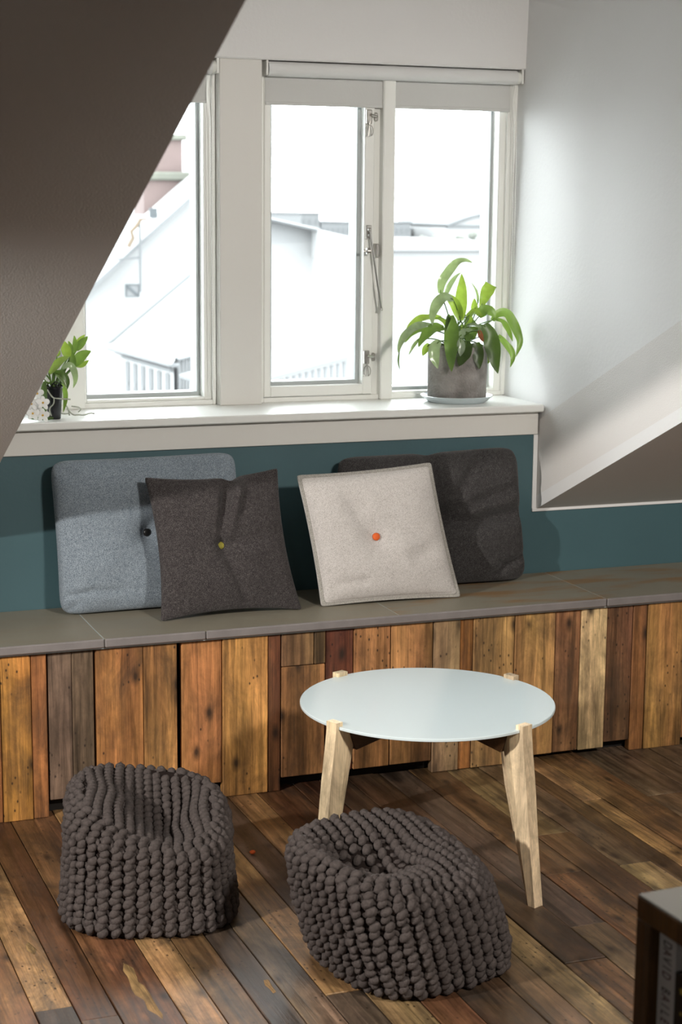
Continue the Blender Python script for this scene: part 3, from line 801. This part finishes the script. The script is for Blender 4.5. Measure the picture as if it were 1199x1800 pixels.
# ------------------------------------------------------------------ plants on the sill
def leaf_mesh(pts, w, parent, mat, rnd, fold=.22, cut=False, name='leaf', origin=(0, 0, 0), hint=(-.3, -.72, .6), wave=.13, tip=1.0):
    P = chaikin(pts, 2); n = len(P)
    V = []; F = []
    al = [0]
    for a, b in zip(P[:-1], P[1:]): al.append(al[-1]+(b-a).length)
    h0 = Vector(hint) + Vector((rnd.uniform(-.25, .25), rnd.uniform(-.15, .15), rnd.uniform(-.2, .2)))
    ps = rnd.uniform(0, 6)
    for i, p in enumerate(P):
        s = al[i]/al[-1]
        t = (P[min(i+1, n-1)]-P[max(i-1, 0)]).normalized()
        side = t.cross(h0)
        if side.length < .15: side = t.cross(Vector((.9, .1, .3)))
        side.normalize(); nn = side.cross(t).normalized()
        if cut: prof = (.35+.65*min(1, s*1.6))
        else: prof = max(.03, sin(pi*min(1, (.06+.94*s)**.8))**.75)
        hw = w*.5*prof
        wv = wave*hw*sin(s*17+ps)
        for k, a in enumerate((-1, -.55, 0, .55, 1)):
            V.append(p + side*hw*a + nn*(hw*fold*(abs(a)-.5) + (wv if abs(a) == 1 else wv*.3)*(1 if a > 0 else -1)))
    for i in range(n-1):
        for k in range(4): F.append((i*5+k, i*5+k+1, i*5+k+6, i*5+k+5))
    b = Vector(origin)
    return put(name, [v+b for v in V], F, mat, parent, True, origin)

LM = ['leaf0', 'leaf1', 'leaf2', 'leaf3', 'leaf4']
rl = random.Random(5)
# peace lily: saucer, pot and plant
SC = (2.144, 4.664, .957)
sau = MB().lathe([(.001, 0), (.082, 0), (.088, .004), (.104, .017), (.1065, .0195), (.1045, .0205), (.086, .0075), (.080, .0060), (.001, .0055)], SC, 56)
o = sau.build('saucer', M['saucer'], None, smooth=True, origin=SC, auto=50)
tag(o, 'pale blue-white saucer under the concrete flower pot on the window sill', 'saucer')
lily = thing('potted_peace_lily', (SC[0], SC[1], SC[2]+.0066), 'leafy green peace lily in a round grey concrete pot, right end of the sill', 'plant')
PZ = SC[2]+.0066
MB().lathe([(.001, 0), (.0835, 0), (.0860, .003), (.0865, .155), (.0855, .158), (.0790, .158), (.0780, .150), (.0775, .128), (.001, .126)], (SC[0], SC[1], PZ), 56).build('pot', M['concrete'], lily, smooth=True, auto=40)
MB().lathe([(.001, .138), (.05, .137), (.0774, .132), (.0774, .128), (.001, .128)], (SC[0], SC[1], PZ), 24).build('soil', M['soil'], lily, smooth=True)
LILY = [
([(-0.048, -0.05, 0.2546), (-0.0489, -0.0625, 0.2131), (-0.0537, -0.075, 0.1682), (-0.0605, -0.0875, 0.1341), (-0.0635, -0.1, 0.0982)],0.0436,0),
([(0.0065, 0.0, 0.2364), (0.0073, 0.0, 0.2864), (0.0102, 0.0, 0.3327), (0.0081, 0.0, 0.3717)],0.0366,1),
([(-0.049, 0.02, 0.3145), (-0.0495, 0.016, 0.3466), (-0.0304, 0.012, 0.375), (-0.0054, 0.008, 0.4069), (0.0201, 0.004, 0.4123), (0.042, 0.0, 0.4035)],0.0279,2),
([(-0.0287, 0.03, 0.3066), (-0.0174, 0.03, 0.3351), (0.0017, 0.03, 0.3617), (0.0192, 0.03, 0.3741)],0.0157,2),
([(-0.0256, -0.02, 0.2985), (-0.0585, -0.0275, 0.3099), (-0.0847, -0.035, 0.2894), (-0.1027, -0.0425, 0.2549), (-0.1036, -0.05, 0.2272)],0.0331,2),
([(-0.0028, -0.02, 0.2414), (-0.0124, -0.0133, 0.2803), (-0.0294, -0.0067, 0.3014), (-0.0502, 0.0, 0.319)],0.0314,1),
([(0.0824, 0.02, 0.2737), (0.0898, 0.02, 0.2952), (0.1012, 0.02, 0.3202), (0.1135, 0.02, 0.3388)],0.0390,1),
([(0.0677, 0.03, 0.2516), (0.0651, 0.03, 0.2769), (0.0646, 0.03, 0.2985)],0.0209,1),
([(0.0816, 0.04, 0.2834), (0.0788, 0.04, 0.3158), (0.0582, 0.04, 0.3448)],0.0087,2),
([(0.0514, -0.03, 0.2484), (0.0635, -0.0367, 0.27), (0.0841, -0.0433, 0.2666), (0.0953, -0.05, 0.2454)],0.0349,0),
([(0.1098, 0.0, 0.2349), (0.1228, -0.005, 0.2566), (0.1523, -0.01, 0.2601), (0.1709, -0.015, 0.2277), (0.1854, -0.02, 0.1953), (0.1918, -0.025, 0.1702), (0.1743, -0.03, 0.1293)],0.0296,0),
([(0.1274, 0.02, 0.2369), (0.1517, 0.02, 0.233), (0.1726, 0.02, 0.2072), (0.1879, 0.02, 0.1705)],0.0192,0),
([(0.1212, -0.02, 0.1928), (0.1435, -0.025, 0.1675), (0.1618, -0.03, 0.1458), (0.1639, -0.035, 0.1245), (0.1521, -0.04, 0.0999)],0.0209,0),
([(0.0534, -0.06, 0.2289), (0.0685, -0.0712, 0.201), (0.0739, -0.0825, 0.1626), (0.0754, -0.0938, 0.1244), (0.0807, -0.105, 0.0896)],0.0470,3),
([(-0.0139, -0.085, 0.1841), (-0.0177, -0.09, 0.1616), (-0.0272, -0.095, 0.1375), (-0.0406, -0.1, 0.1135)],0.0453,3),
([(0.0212, -0.085, 0.1798), (0.0235, -0.09, 0.1501), (0.0237, -0.095, 0.1257), (0.0239, -0.1, 0.103)],0.0331,3),
([(-0.0437, 0.02, 0.2449), (-0.0779, 0.0225, 0.247), (-0.1118, 0.025, 0.2438), (-0.1377, 0.0275, 0.2262), (-0.1555, 0.03, 0.1978)],0.0244,1),
([(-0.0928, -0.03, 0.2257), (-0.1294, -0.034, 0.2301), (-0.1655, -0.038, 0.2169), (-0.1935, -0.042, 0.1896), (-0.2062, -0.046, 0.162), (-0.2057, -0.05, 0.1465)],0.0296,2),
([(-0.2058, -0.05, 0.1518), (-0.2092, -0.05, 0.1273), (-0.2031, -0.05, 0.1024)],0.0049,3),
([(-0.091, 0.0, 0.213), (-0.1298, 0.0, 0.2137), (-0.1528, 0.0, 0.1999), (-0.1678, 0.0, 0.1753)],0.0227,0),
([(-0.0622, -0.04, 0.2188), (-0.0928, -0.0475, 0.2234), (-0.1227, -0.055, 0.2068), (-0.1447, -0.0625, 0.1831), (-0.1546, -0.07, 0.1681)],0.0331,0),
([(-0.1303, -0.02, 0.1885), (-0.1511, -0.02, 0.1659), (-0.1634, -0.02, 0.1414)],0.0098,2),
([(-0.0971, -0.085, 0.1857), (-0.1162, -0.09, 0.1671), (-0.116, -0.095, 0.1395), (-0.1068, -0.1, 0.1081)],0.0331,2),
([(-0.1166, -0.06, 0.1754), (-0.1301, -0.065, 0.1619), (-0.1415, -0.07, 0.1432)],0.0209,1),
([(0.0322, 0.02, 0.2096), (0.0497, 0.025, 0.2378), (0.0495, 0.03, 0.2627)],0.0209,1),
([(0.034, -0.02, 0.1836), (0.0478, -0.01, 0.215), (0.0479, 0.0, 0.2394)],0.0261,0),
([(0.033, -0.075, 0.2125), (0.035, -0.08, 0.1952), (0.0428, -0.085, 0.1794)],0.0167,4),
([(0.0791, -0.04, 0.1376), (0.0823, -0.045, 0.1236), (0.0738, -0.05, 0.1135)],0.0105,1),
([(-0.0149, -0.04, 0.1932), (0.0068, -0.035, 0.2049), (0.0325, -0.03, 0.213)],0.0261,2),
([(-0.0316, -0.085, 0.1897), (-0.0293, -0.09, 0.1618), (-0.0351, -0.095, 0.1412)],0.0244,2),
([(-0.0286, -0.01, 0.1912), (-0.0326, 0.0, 0.2263), (-0.052, 0.01, 0.2403), (-0.0633, 0.02, 0.2451)],0.0209,1),
]
for k in range(10):
    a = rl.uniform(0, 2*pi); r = rl.uniform(.02, .05); h = rl.uniform(.19, .25); q = rl.uniform(.03, .06)
    LILY.append(([(r*cos(a), r*sin(a)*.8, h), ((r+q*.5)*cos(a), (r+q*.5)*sin(a), h+rl.uniform(.0, .03)), ((r+q)*cos(a), (r+q)*sin(a), h-rl.uniform(-.01, .03))], rl.uniform(.014, .024), rl.choice([0, 1, 2, 3])))
for i, (pts, w, c) in enumerate(LILY):
    pts = [Vector(p)+Vector((0, 0, 0)) for p in pts]
    o = leaf_mesh(pts, w, lily, M[LM[c]], rl, cut=(i == 6), origin=SC)
    if c == 4: o['label'] = 'withered brown leaf'
    if i in (18,): continue
    a = Vector((rl.uniform(-.03, .03), rl.uniform(-.03, .03), .142)); b = pts[0]
    d = (pts[1]-pts[0]).normalized()
    m1 = a + Vector((0, 0, max(.02, (b.z-a.z)*.6))) if b.z > a.z+.03 else a*.4+b*.6+Vector((0, 0, .05))
    path = chaikin([a, m1*.6+a*.4, m1*.5 + (b-d*.02)*.5, b, b+d*.01], 2)
    MB().tube([p+Vector(SC) for p in path], .0017, 6).build('stem', M['stemgreen'], lily, smooth=True, origin=SC)

# orchid, half hidden by the slope
OC = (.939, 4.59, .957)
orch = thing('potted_orchid', OC, 'small white-flowered orchid in a black pot, left end of sill beside the slope', 'plant')
MB().lathe([(.001, 0), (.0165, 0), (.0175, .002), (.0225, .080), (.0240, .081), (.0240, .087), (.0215, .087), (.0205, .070), (.001, .068)], OC, 32).build('pot', M['blackpot'], orch, smooth=True, auto=40)
ORL = [
([(-0.0161, -0.02, 0.1233), (0.001, -0.0267, 0.1444), (0.018, -0.0333, 0.1595), (0.0354, -0.04, 0.1672)],0.0308,1),
([(0.0631, 0.03, 0.1379), (0.0812, 0.0333, 0.1615), (0.0975, 0.0367, 0.17), (0.1107, 0.04, 0.174)],0.0308,0),
([(0.0662, 0.03, 0.1348), (0.0842, 0.035, 0.1355), (0.1041, 0.04, 0.1498)],0.0191,1),
([(0.0728, 0.05, 0.1756), (0.0877, 0.06, 0.1927), (0.1095, 0.07, 0.2114)],0.0222,0),
([(0.0757, 0.07, 0.177), (0.088, 0.075, 0.2008), (0.1043, 0.08, 0.2154)],0.0170,1),
([(0.0659, 0.04, 0.1704), (0.0685, 0.04, 0.1947), (0.0658, 0.04, 0.2165)],0.0148,0),
([(0.0424, 0.01, 0.1613), (0.0352, 0.01, 0.1856), (0.0296, 0.01, 0.2067)],0.0262,1),
([(0.055, 0.04, 0.1616), (0.057, 0.04, 0.1858), (0.0496, 0.04, 0.2026)],0.0139,0),
([(0.0556, 0.01, 0.1338), (0.0556, 0.015, 0.1546), (0.0546, 0.02, 0.1768)],0.0179,0),
([(0.0162, 0.03, 0.1633), (0.0195, 0.03, 0.1753), (0.0166, 0.03, 0.1844)],0.0185,1),
([(-0.004, -0.02, 0.126), (0.0187, -0.0267, 0.1245), (0.032, -0.0333, 0.1023), (0.0271, -0.04, 0.0806)],0.0160,3),
([(0.023, 0.0, 0.1325), (0.0425, -0.0025, 0.1458), (0.0544, -0.005, 0.1292), (0.0583, -0.0075, 0.1021), (0.0494, -0.01, 0.0808)],0.0179,2),
([(0.0244, 0.01, 0.0953), (0.0331, 0.01, 0.0708), (0.0335, 0.01, 0.0465), (0.0262, 0.01, 0.0148)],0.0130,0),
([(0.001, -0.01, 0.1219), (0.0178, -0.015, 0.1069), (0.0314, -0.02, 0.08)],0.0093,2),
([(-0.0301, -0.035, 0.1027), (-0.034, -0.0367, 0.0746), (-0.0337, -0.0383, 0.0358), (-0.0322, -0.04, 0.0053)],0.0204,3),
([(-0.0281, -0.02, 0.1236), (-0.0438, -0.02, 0.0911), (-0.0472, -0.02, 0.0762)],0.0093,2),
([(-0.0095, -0.035, 0.0045), (-0.031, -0.0367, 0.0049), (-0.0523, -0.0383, 0.0064), (-0.0706, -0.04, 0.0058)],0.0105,3),
]
for pts, w, c in ORL:
    pts = [Vector(p) for p in pts]
    pts = [Vector((p.x, p.y, max(p.z, .006))) for p in pts]
    leaf_mesh(pts, w, orch, M[LM[c]], rl, fold=.18, origin=OC, wave=.0)
    a = Vector((rl.uniform(-.008, .008), rl.uniform(-.008, .008), .07)); b = pts[0]
    if b.z > .1: MB().tube([p+Vector(OC) for p in chaikin([a, (a+b)/2+Vector((0, 0, .01)), b], 2)], .0022, 6).build('stem', M['stemgreen'], orch, smooth=True, origin=OC)
ORR = [
[(-0.0215, -0.02, 0.08), (-0.0113, -0.02, 0.0632), (-0.0039, -0.02, 0.0569), (0.0158, -0.02, 0.0548), (0.04, -0.02, 0.0525)] ,
[(-0.0039, -0.02, 0.0569), (-0.0042, -0.02, 0.0419), (-0.0165, -0.02, 0.0317), (-0.0167, -0.02, 0.0212), (-0.0118, -0.02, 0.0104)] ,
[(0.0368, 0.01, 0.0251), (0.0527, 0.014, 0.0058), (0.069, 0.018, 0.0063), (0.0852, 0.022, 0.0038), (0.1017, 0.026, 0.0089), (0.115, 0.03, 0.0065)] ,
[(0.0492, 0.01, 0.0308), (0.0721, 0.0167, 0.0263), (0.0771, 0.0233, 0.0192), (0.0717, 0.03, 0.0125)] ,
[(0.0122, 0.01, 0.0153), (0.0295, 0.02, 0.0096), (0.0439, 0.03, 0.0089)] ,
[(0.0327, 0.01, 0.0526), (0.0323, 0.0167, 0.0367), (0.0427, 0.0233, 0.0234), (0.0469, 0.03, 0.0042)] ,
]
for pts in ORR:
    MB().tube([Vector(p)+Vector(OC) for p in chaikin([(p[0], p[1], max(p[2], .003)) for p in pts], 2)], .0019, 6).build('root', M['root'], orch, smooth=True, origin=OC)
# dark tangled roots over the rim
for k in range(7):
    a = k*.9; MB().tube([Vector(OC)+Vector(p) for p in chaikin([(.018*cos(a), .018*sin(a), .072), (.012*cos(a+1), .012*sin(a+1)-.01, .100+.006*sin(k*2)), (.022*cos(a+2.2), .02*sin(a+2.2)-.012, .088)], 2)], .0016, 6).build('root', M['blackpot'], orch, smooth=True, origin=OC)
fs = [(-.0696, -.050, .0477), (-.0665, -.050, .022), (-.0526, -.046, .074), (-.041, -.056, .0498), (-.041, -.054, .017), (-.060, -.048, .0355)]
MB().tube([Vector(OC)+Vector(p) for p in chaikin([(-.005, 0, .07), (-.03, -.02, .115), (-.055, -.035, .10), (-.062, -.042, .05), (-.06, -.042, .02)], 2)], .0014, 6).build('flower_stalk', M['stemgreen'], orch, smooth=True, origin=OC)
for f in fs:
    c = Vector(OC)+Vector(f); fw = MB()
    face = Vector((rl.uniform(-.3, .3)-.25, -.9, rl.uniform(-.1, .3))).normalized(); qq = face.to_track_quat('Z', 'Y').to_matrix()
    for k in range(5):
        a = 2*pi*k/5 + rl.uniform(-.1, .1) + pi/2
        L_ = .0165 if k % 2 else .0150; ww = .0085 if k in (1, 4) else .0062
        m = qq @ Matrix.Rotation(a, 3, 'Z')
        fw.ball(c + m @ Vector((L_*.62, 0, .0012)), (L_*.62, ww, .0012), 10, 6, m)
    fo = fw.build('flower', M['petal'], orch, smooth=True, origin=OC)
    e = MB(); e.ball(c + face*.0028, (.0030, .0030, .0022), 8, 5, qq)
    e.build('flower_heart', M['petal_eye'], fo, smooth=True, origin=OC)

tag(MB().ball((1.226, 3.774, .006), (.008, .006, .005), 7, 5).build('chip', M['btn_orange'], None, smooth=True, origin=(1.226, 3.774, .001)), 'tiny orange chip lying on the planks between the two poufs', 'chip')

# ------------------------------------------------------------------ low bookshelf by the eye
P0 = Vector((1.136, 1.879, 0)); e1 = Vector((.054, -.9985, 0)); e2 = Vector((.9985, .054, 0)); HS = .645; TK = .033; LN = .86; DP = .34
SM = Matrix(((e1.x, e2.x, 0, P0.x), (e1.y, e2.y, 0, P0.y), (0, 0, 1, 0), (0, 0, 0, 1)))
shelf = thing('bookshelf', P0, 'low brown bookshelf with a grey top, cut off at the lower right corner', 'shelf')
def sb(name, mat, *bx, c=.0015, color=S(92, 58, 20)): return MB().box(*bx, c=c, m=SM).build(name, mat, shelf, color=color)
sb('top', M['brownply'], 0, LN, 0, DP, HS-TK, HS-.0025)
sb('top_laminate', M['shelftop'], 0.001, LN-.001, 0.001, DP-.001, HS-.0025, HS)
sb('side_panel', M['brownply'], 0, TK, 0, DP, 0, HS-TK)
sb('side_panel', M['brownply'], LN-TK, LN, 0, DP, 0, HS-TK)
sb('shelf_board', M['brownply'], TK, LN-TK, 0.002, DP, .30, .322)
sb('base_board', M['brownply'], TK, LN-TK, 0.002, DP, .03, .055)
sb('back_panel', M['brownply'], TK, LN-TK, DP-.012, DP, .055, HS-TK)
def book(u0, u1, z1, dpt, cover, label, v0=.012):
    z0 = .3225
    c = SM @ Vector(((u0+u1)/2, v0+dpt/2, z0))
    t = thing('book', c, label, 'book', 'books in the low bookshelf')
    cv = MB()
    cv.box(u0, u0+.003, v0, v0+dpt, z0, z1, .0006, SM); cv.box(u1-.003, u1, v0, v0+dpt, z0, z1, .0006, SM); cv.box(u0+.003, u1-.003, v0, v0+.003, z0, z1, .0004, SM)
    cv.build('cover', cover, t)
    MB().box(u0+.003, u1-.003, v0+.003, v0+dpt-.004, z0+.003, z1-.003, 0, SM).build('pages', M['pages'], t)
    return t
def letters(txt, t, u_mid, v, ztop, step, size, mats):
    for i, ch in enumerate(txt):
        if ch == ' ': continue
        cu = bpy.data.curves.new('letter', 'FONT'); cu.body = ch; cu.size = size; cu.extrude = .0002; cu.align_x = 'CENTER'; cu.align_y = 'CENTER'
        to = bpy.data.objects.new('letter', cu); COL.objects.link(to)
        dg = bpy.context.evaluated_depsgraph_get(); me = bpy.data.meshes.new_from_object(to.evaluated_get(dg)); bpy.data.objects.remove(to)
        # letters read down the spine: text x -> -z, text y -> towards the far end (-u)... seen from the left face
        tm = Matrix(((0, 1, 0, u_mid), (0, 0, -1, v-.0004), (-1, 0, 0, ztop-i*step), (0, 0, 0, 1)))
        mm = SM @ tm
        o = bpy.data.objects.new('letter', me); COL.objects.link(o); me.transform(Matrix.Translation(-t.location) @ mm @ Matrix.Diagonal((.5, 1, 1, 1)))
        me.materials.append(mats[i % len(mats)]); o.parent = t
bk = book(.0365, .0735, HS-TK-.006, .25, M['book_white'], 'white book with dark red lettering down its spine, first in the bookshelf')
letters('DAVID BAILEY', bk, .055, .012, .594, .0104, .027, [M['ink2'], M['ink'], M['ink2']])
bk2 = book(.0745, .1165, HS-TK-.046, .23, M['book_black'], 'black book with small gold marks on its spine, next to the white book')
for i, z in enumerate((.545, .515, .487, .455, .425)):
    MB().lathe([(.0005, -.0004), (.0042 if i % 2 == 0 else .0026, -.0003), (.0005, 0)], (0, 0, 0), 5 if i % 2 == 0 else 4, 'y')
    mk = MB(); r = .0062 if i % 2 == 0 else .0035
    star = [(r*(1 if k % 2 == 0 else .45)*cos(k*pi/5+pi/2), r*(1 if k % 2 == 0 else .45)*sin(k*pi/5+pi/2)) for k in range(10)]
    mk.prism([SM @ Vector((.090+a, .0121, z+b)) for a, b in star], SM.to_3x3() @ Vector((0, -.0004, 0)))
    mk.build('gold_mark', M['gold'], bk2)
book(.1175, .150, HS-TK-.05, .22, M['book_red'], 'dark red book beside the black book, at the edge of the picture')
rb = random.Random(2)

# ------------------------------------------------------------------ out of the window
def ext(name, label, cat, loc, group=None): return thing(name, loc, label, cat, group)
town = struct('ground_outside', MB().box(-120, 260, 6.5, 320, -9.3, -9.0), M['o_snow'])
# gabled house with a brick chimney
h1 = ext('gabled_house', 'white gabled house seen through the left window, below the brick chimney', 'house', (10.4, 34, -9))
apex = (10.3, 2.66); lft = (6.1, -.95); rgt = (10.3, -.95)
MB().prism([(lft[0], 32, -9), (rgt[0], 32, -9), (apex[0], 32, apex[1]), (lft[0], 32, lft[1])], (0, 9, 0)).build('wall', M['o_white'], h1)
for s, e in ((1, lft),):
    P = [(apex[0], 31.7, apex[1]+.02), (e[0]-.3*s, 31.7, e[1]-.25), (e[0]-.3*s, 31.7, e[1]-.02), (apex[0], 31.7, apex[1]+.25)]
    MB().prism(P, (0, 9.6, 0)).build('roof', M['o_snow'], h1)
    P2 = [(apex[0], 31.66, apex[1]-.06), (e[0]-.3*s, 31.66, e[1]-.33), (e[0]-.3*s, 31.66, e[1]-.25), (apex[0], 31.66, apex[1]+.02)]
    MB().prism(P2, (0, .05, 0)).build('bargeboard', M['o_line'], h1)
ch = ext('brick_chimney', 'pink brick chimney with a mossy ledge, seen through the left window', 'chimney', (8.8, 32.9, -.2))
MB().box(8.42, 9.22, 32.5, 33.3, -.6, 1.98).build('chimney_base', M['o_brick'], ch)
MB().box(8.36, 9.30, 32.4, 33.4, 1.93, 2.09, .03).build('ledge', M['o_moss'], ch)
MB().box(8.5, 9.20, 32.6, 33.2, 2.09, 2.70).build('stack', M['o_brick'], ch)
MB().box(8.44, 9.27, 32.5, 33.3, 2.68, 2.79, .02).build('cap', M['o_moss'], ch)
MB().box(8.30, 8.44, 31.6, 31.68, 1.24, 1.42).build('flashing', M['o_dark'], ch)
ae = ext('roof_aerial', 'thin aerial mast with a small square box on the white gable, left window', 'aerial', (8.2, 31.5, -.2))
MB().tube([(8.08, 31.5, 1.20), (8.08, 31.5, -.10)], .026, 8).build('mast', M['o_grey'], ae)
MB().tube([(7.60, 31.5, .50), (8.10, 31.5, .53)], .018, 6).build('crossbar', M['o_grey'], ae)
rg = MB(); ring(rg, 7.80, 8.06, -.19, .05, 31.48, 31.54, .015, .015, .015, .015, 0); rg.prism([(7.80, 31.47, .02), (7.83, 31.49, .05), (8.06, 31.49, -.15), (8.03, 31.49, -.19)], (0, .02, 0)).build('box_frame', M['o_dark'], ae)
MB().box(7.81, 8.05, 31.5, 31.53, -.18, .04).build('box_panel', M['o_line'], ae)
br = MB(); br.tube([(8.10, 31.5, 1.22), (8.02, 31.5, 1.10), (7.92, 31.5, 1.0), (7.95, 31.5, .88), (7.86, 31.5, .72)], .042, 6); br.tube([(8.08, 31.5, 1.22), (8.22, 31.5, 1.22)], .024, 6); br.build('bracket', M['o_rust'], ae)
# lower building with a row of windows and a ribbed wing
lb = ext('low_building', 'low building with a row of windows under its eaves, bottom of the left window', 'building', (6.4, 23, -9))
MB().prism([(6.06, 21.95, -9), (6.12, 22.4, -9), (7.6, 24.0, -9), (7.6, 24.7, -9), (5.93, 24.7, -9)], (0, 0, 8.40)).build('wall', M['o_white'], lb)
MB().prism([(5.84, 24.75, -.53), (6.0, 21.85, -.53), (6.16, 22.2, -.50), (7.6, 23.8, -.30), (7.95, 24.75, 1.15)], (0, 0, .05)).build('roof', M['o_snow'], lb)
MB().tube([(5.85, 24.7, -.545), (6.0, 21.9, -.545), (6.10, 21.85, -.545)], .028, 8).build('gutter', M['o_line'], lb)
MB().tube([(7.95, 24.66, 1.20), (5.84, 24.66, -.48)], .028, 6).build('bargeboard', M['o_line'], lb)
MB().tube([(6.10, 21.88, -.56), (6.12, 21.88, -.62), (6.13, 21.9, -9)], .012, 6).build('downpipe', M['o_line'], lb)
MB().prism([(6.045, 21.97, -.64), (5.94, 24.2, -.64), (5.93, 24.2, -.60), (6.035, 21.97, -.60)], (-.02, 0, 0)).build('lintel_band', M['o_grey'], lb)
for k in range(6):
    y = 22.10 + k*.36; xx = 6.055 - (y-21.97)*.0473
    f = MB().prism([(xx-.012, y, -1.25), (xx-.012-.0085, y+.18, -1.25), (xx-.012-.0085, y+.18, -.68), (xx-.012, y, -.68)], (.02, 0, 0)).build('window', M['o_grey'], lb)
    MB().box(xx-.022, xx-.0, y+.03, y+.15, -1.0, -.94).build('glazing_bar', M['o_line'], f, origin=(0, 0, 0))
wg = ext('ribbed_wing', 'ribbed pale wall at the lower right corner of the left window', 'building', (6.8, 22.1, -9))
MB().prism([(6.14, 22.05, -9), (7.4, 22.05, -9), (7.4, 22.05, -.20), (6.14, 22.05, -.49)], (0, .2, 0)).build('wall', M['o_pale'], wg)
for k in range(13):
    x = 6.15+k*.045; MB().box(x, x+.02, 22.03, 22.05, -2, -.50+.23*(x-6.14)).build('rib', M['o_line'], wg)
MB().prism([(6.14, 22.0, -.50), (7.4, 22.0, -.205), (7.4, 22.0, -.18), (6.14, 22.0, -.475)], (0, .3, 0)).build('verge', M['o_line'], wg)

# far roofs, the shed close by, the skyline
r1 = ext('gable_roof', 'pale gabled roof in the distance, left half of the middle pane', 'house', (15.6, 45, -9))
MB().prism([(13.2, 45, -9), (16.33, 45, -9), (16.33, 45, .5), (13.2, 45, .36)], (0, 7, 0)).build('wall', M['o_white'], r1)
MB().prism([(13.2, 45, .36), (16.33, 45, .5), (16.33, 45, .81), (15.03, 45, 1.07), (14.2, 45, 1.24), (13.2, 45, 1.0)], (0, 7, 0)).build('gable', M['o_pale'], r1)
MB().prism([(16.40, 44.6, .80), (16.40, 44.6, .86), (14.2, 44.6, 1.31), (14.2, 44.6, 1.25)], (0, 8, 0)).build('roof', M['o_snow'], r1)
MB().prism([(16.40, 44.55, .775), (16.40, 44.55, .835), (14.2, 44.55, 1.285), (14.2, 44.55, 1.225)], (0, .05, 0)).build('bargeboard', M['o_grey'], r1)
r2_ = ext('flat_roof_hall', 'long flat white roof below the skyline, beyond the casement', 'building', (19, 60, -9))
MB().box(14.0, 26.0, 53, 70, -9, .08).build('wall', M['o_white'], r2_)
MB().box(13.8, 30.2, 52.8, 53.0, .05, .13).build('roof_edge', M['o_pale'], r2_)
MB().box(13.9, 30.1, 53.0, 70, .08, .13).build('roof', M['o_snow'], r2_)
r3 = ext('snowy_roof', 'white sloping roof running down to the right, middle pane', 'house', (17, 47, -9))
MB().prism([(16.3, 44.2, .10), (17.75, 44.2, .10), (17.75, 44.2, .52), (16.3, 44.2, .83)], (0, 2, 0)).build('roof', M['o_snow'], r3)
sh = ext('ribbed_shed', 'pale ribbed shed wall under a sloping roof edge, bottom of the middle pane', 'shed', (5.9, 16.3, -9))
MB().prism([(5.0, 16, -9), (6.6, 16, -9), (6.6, 16, .13), (5.0, 16, -.24)], (0, 1.5, 0)).build('wall', M['o_white'], sh)
for k in range(24):
    xx = 5.02 + k*.065; MB().box(xx, xx+.03, 15.985, 16.0, -1.2, -.26+.23*(xx-5.0)).build('rib', M['o_line'], sh)
MB().prism([(4.9, 15.95, -.26), (6.7, 15.95, .155), (6.7, 15.95, .185), (4.9, 15.95, -.23)], (0, 1.6, 0)).build('roof', M['o_line'], sh)
gs = 'far buildings on the skyline'
def block(label, x0, x1, z1, m, y=122, win=0):
    b = ext('far_building', label, 'building', ((x0+x1)/2, y+4, -9), gs)
    MB().box(x0, x1, y, y+8, -9, z1).build('wall', m, b)
    MB().box(x0-.1, x1+.1, y-.1, y+8.1, z1, z1+.12).build('roof_edge', M['o_grey'], b)
    for k in range(win):
        xx = x0 + (x1-x0)*(k+.25)/win; MB().box(xx, xx+(x1-x0)*.4/win, y-.06, y, z1-.75, z1-.35).build('window', M['o_grey'], b)
block('tall grey block on the skyline, left of the casement stile', 43.35, 44.8, .78, M['o_line'], win=3)
block('long low grey block on the skyline just left of the casement stile', 44.9, 47.3, .15, M['o_line'], win=6)
block('pale block on the skyline just right of the mullion', 50.3, 52.0, .15, M['o_line'], win=4)
block('low white block on the skyline left of the arched hall', 52.6, 53.8, -.4, M['o_white'], 126, win=4)
ah = ext('arched_hall', 'grey hall with an arched roof on the skyline, right pane', 'building', (57, 124, -9))
arc = [(54.0+ (8.5)*k/20, 120, .0+.95*sin(pi*k/20)) for k in range(21)]
MB().prism([(54.0, 120, -9)] + arc[:1] + arc[1:] + [(62.5, 120, -9)], (0, 10, 0)).build('wall', M['o_white'], ah)
#a2 = [(p[0], 119.8, p[2]) for p in arc] + [(p[0], 119.8, p[2]+.18) for p in reversed(arc)]
for k in range(20):
    q = [arc[k], arc[k+1]]; MB().prism([(q[0][0], 119.8, q[0][2]-.1), (q[1][0], 119.8, q[1][2]-.1), (q[1][0], 119.8, q[1][2]+.1), (q[0][0], 119.8, q[0][2]+.1)], (0, 10.4, 0)).build('roof_panel', M['o_grey'], ah)
MB().box(54.0, 62.5, 119.85, 120, -.12, .06).build('eave_band', M['o_grey'], ah)
rt_ = random.Random(9)
for k in range(6):
    xx = 49.6 + k*.95 + rt_.uniform(-.05, .05); zz = -.55 + rt_.uniform(-.25, .25); mb = MB()
    for j in range(7): mb.ball((xx+rt_.uniform(-.16, .16), 114+rt_.uniform(-.15, .15), zz-.3+rt_.uniform(-.35, .3)), rt_.uniform(.18, .28), 8, 6)
    to = ext('hazy_tree', 'one of the hazy trees on the skyline right of the mullion', 'tree', (xx, 114, -9), 'hazy trees on the skyline')
    mb.build('crown', M['o_tree'], to, smooth=True)
    MB().tube([(xx, 114, -9), (xx, 114, zz)], .08, 6).build('trunk', M['o_grey'], to)
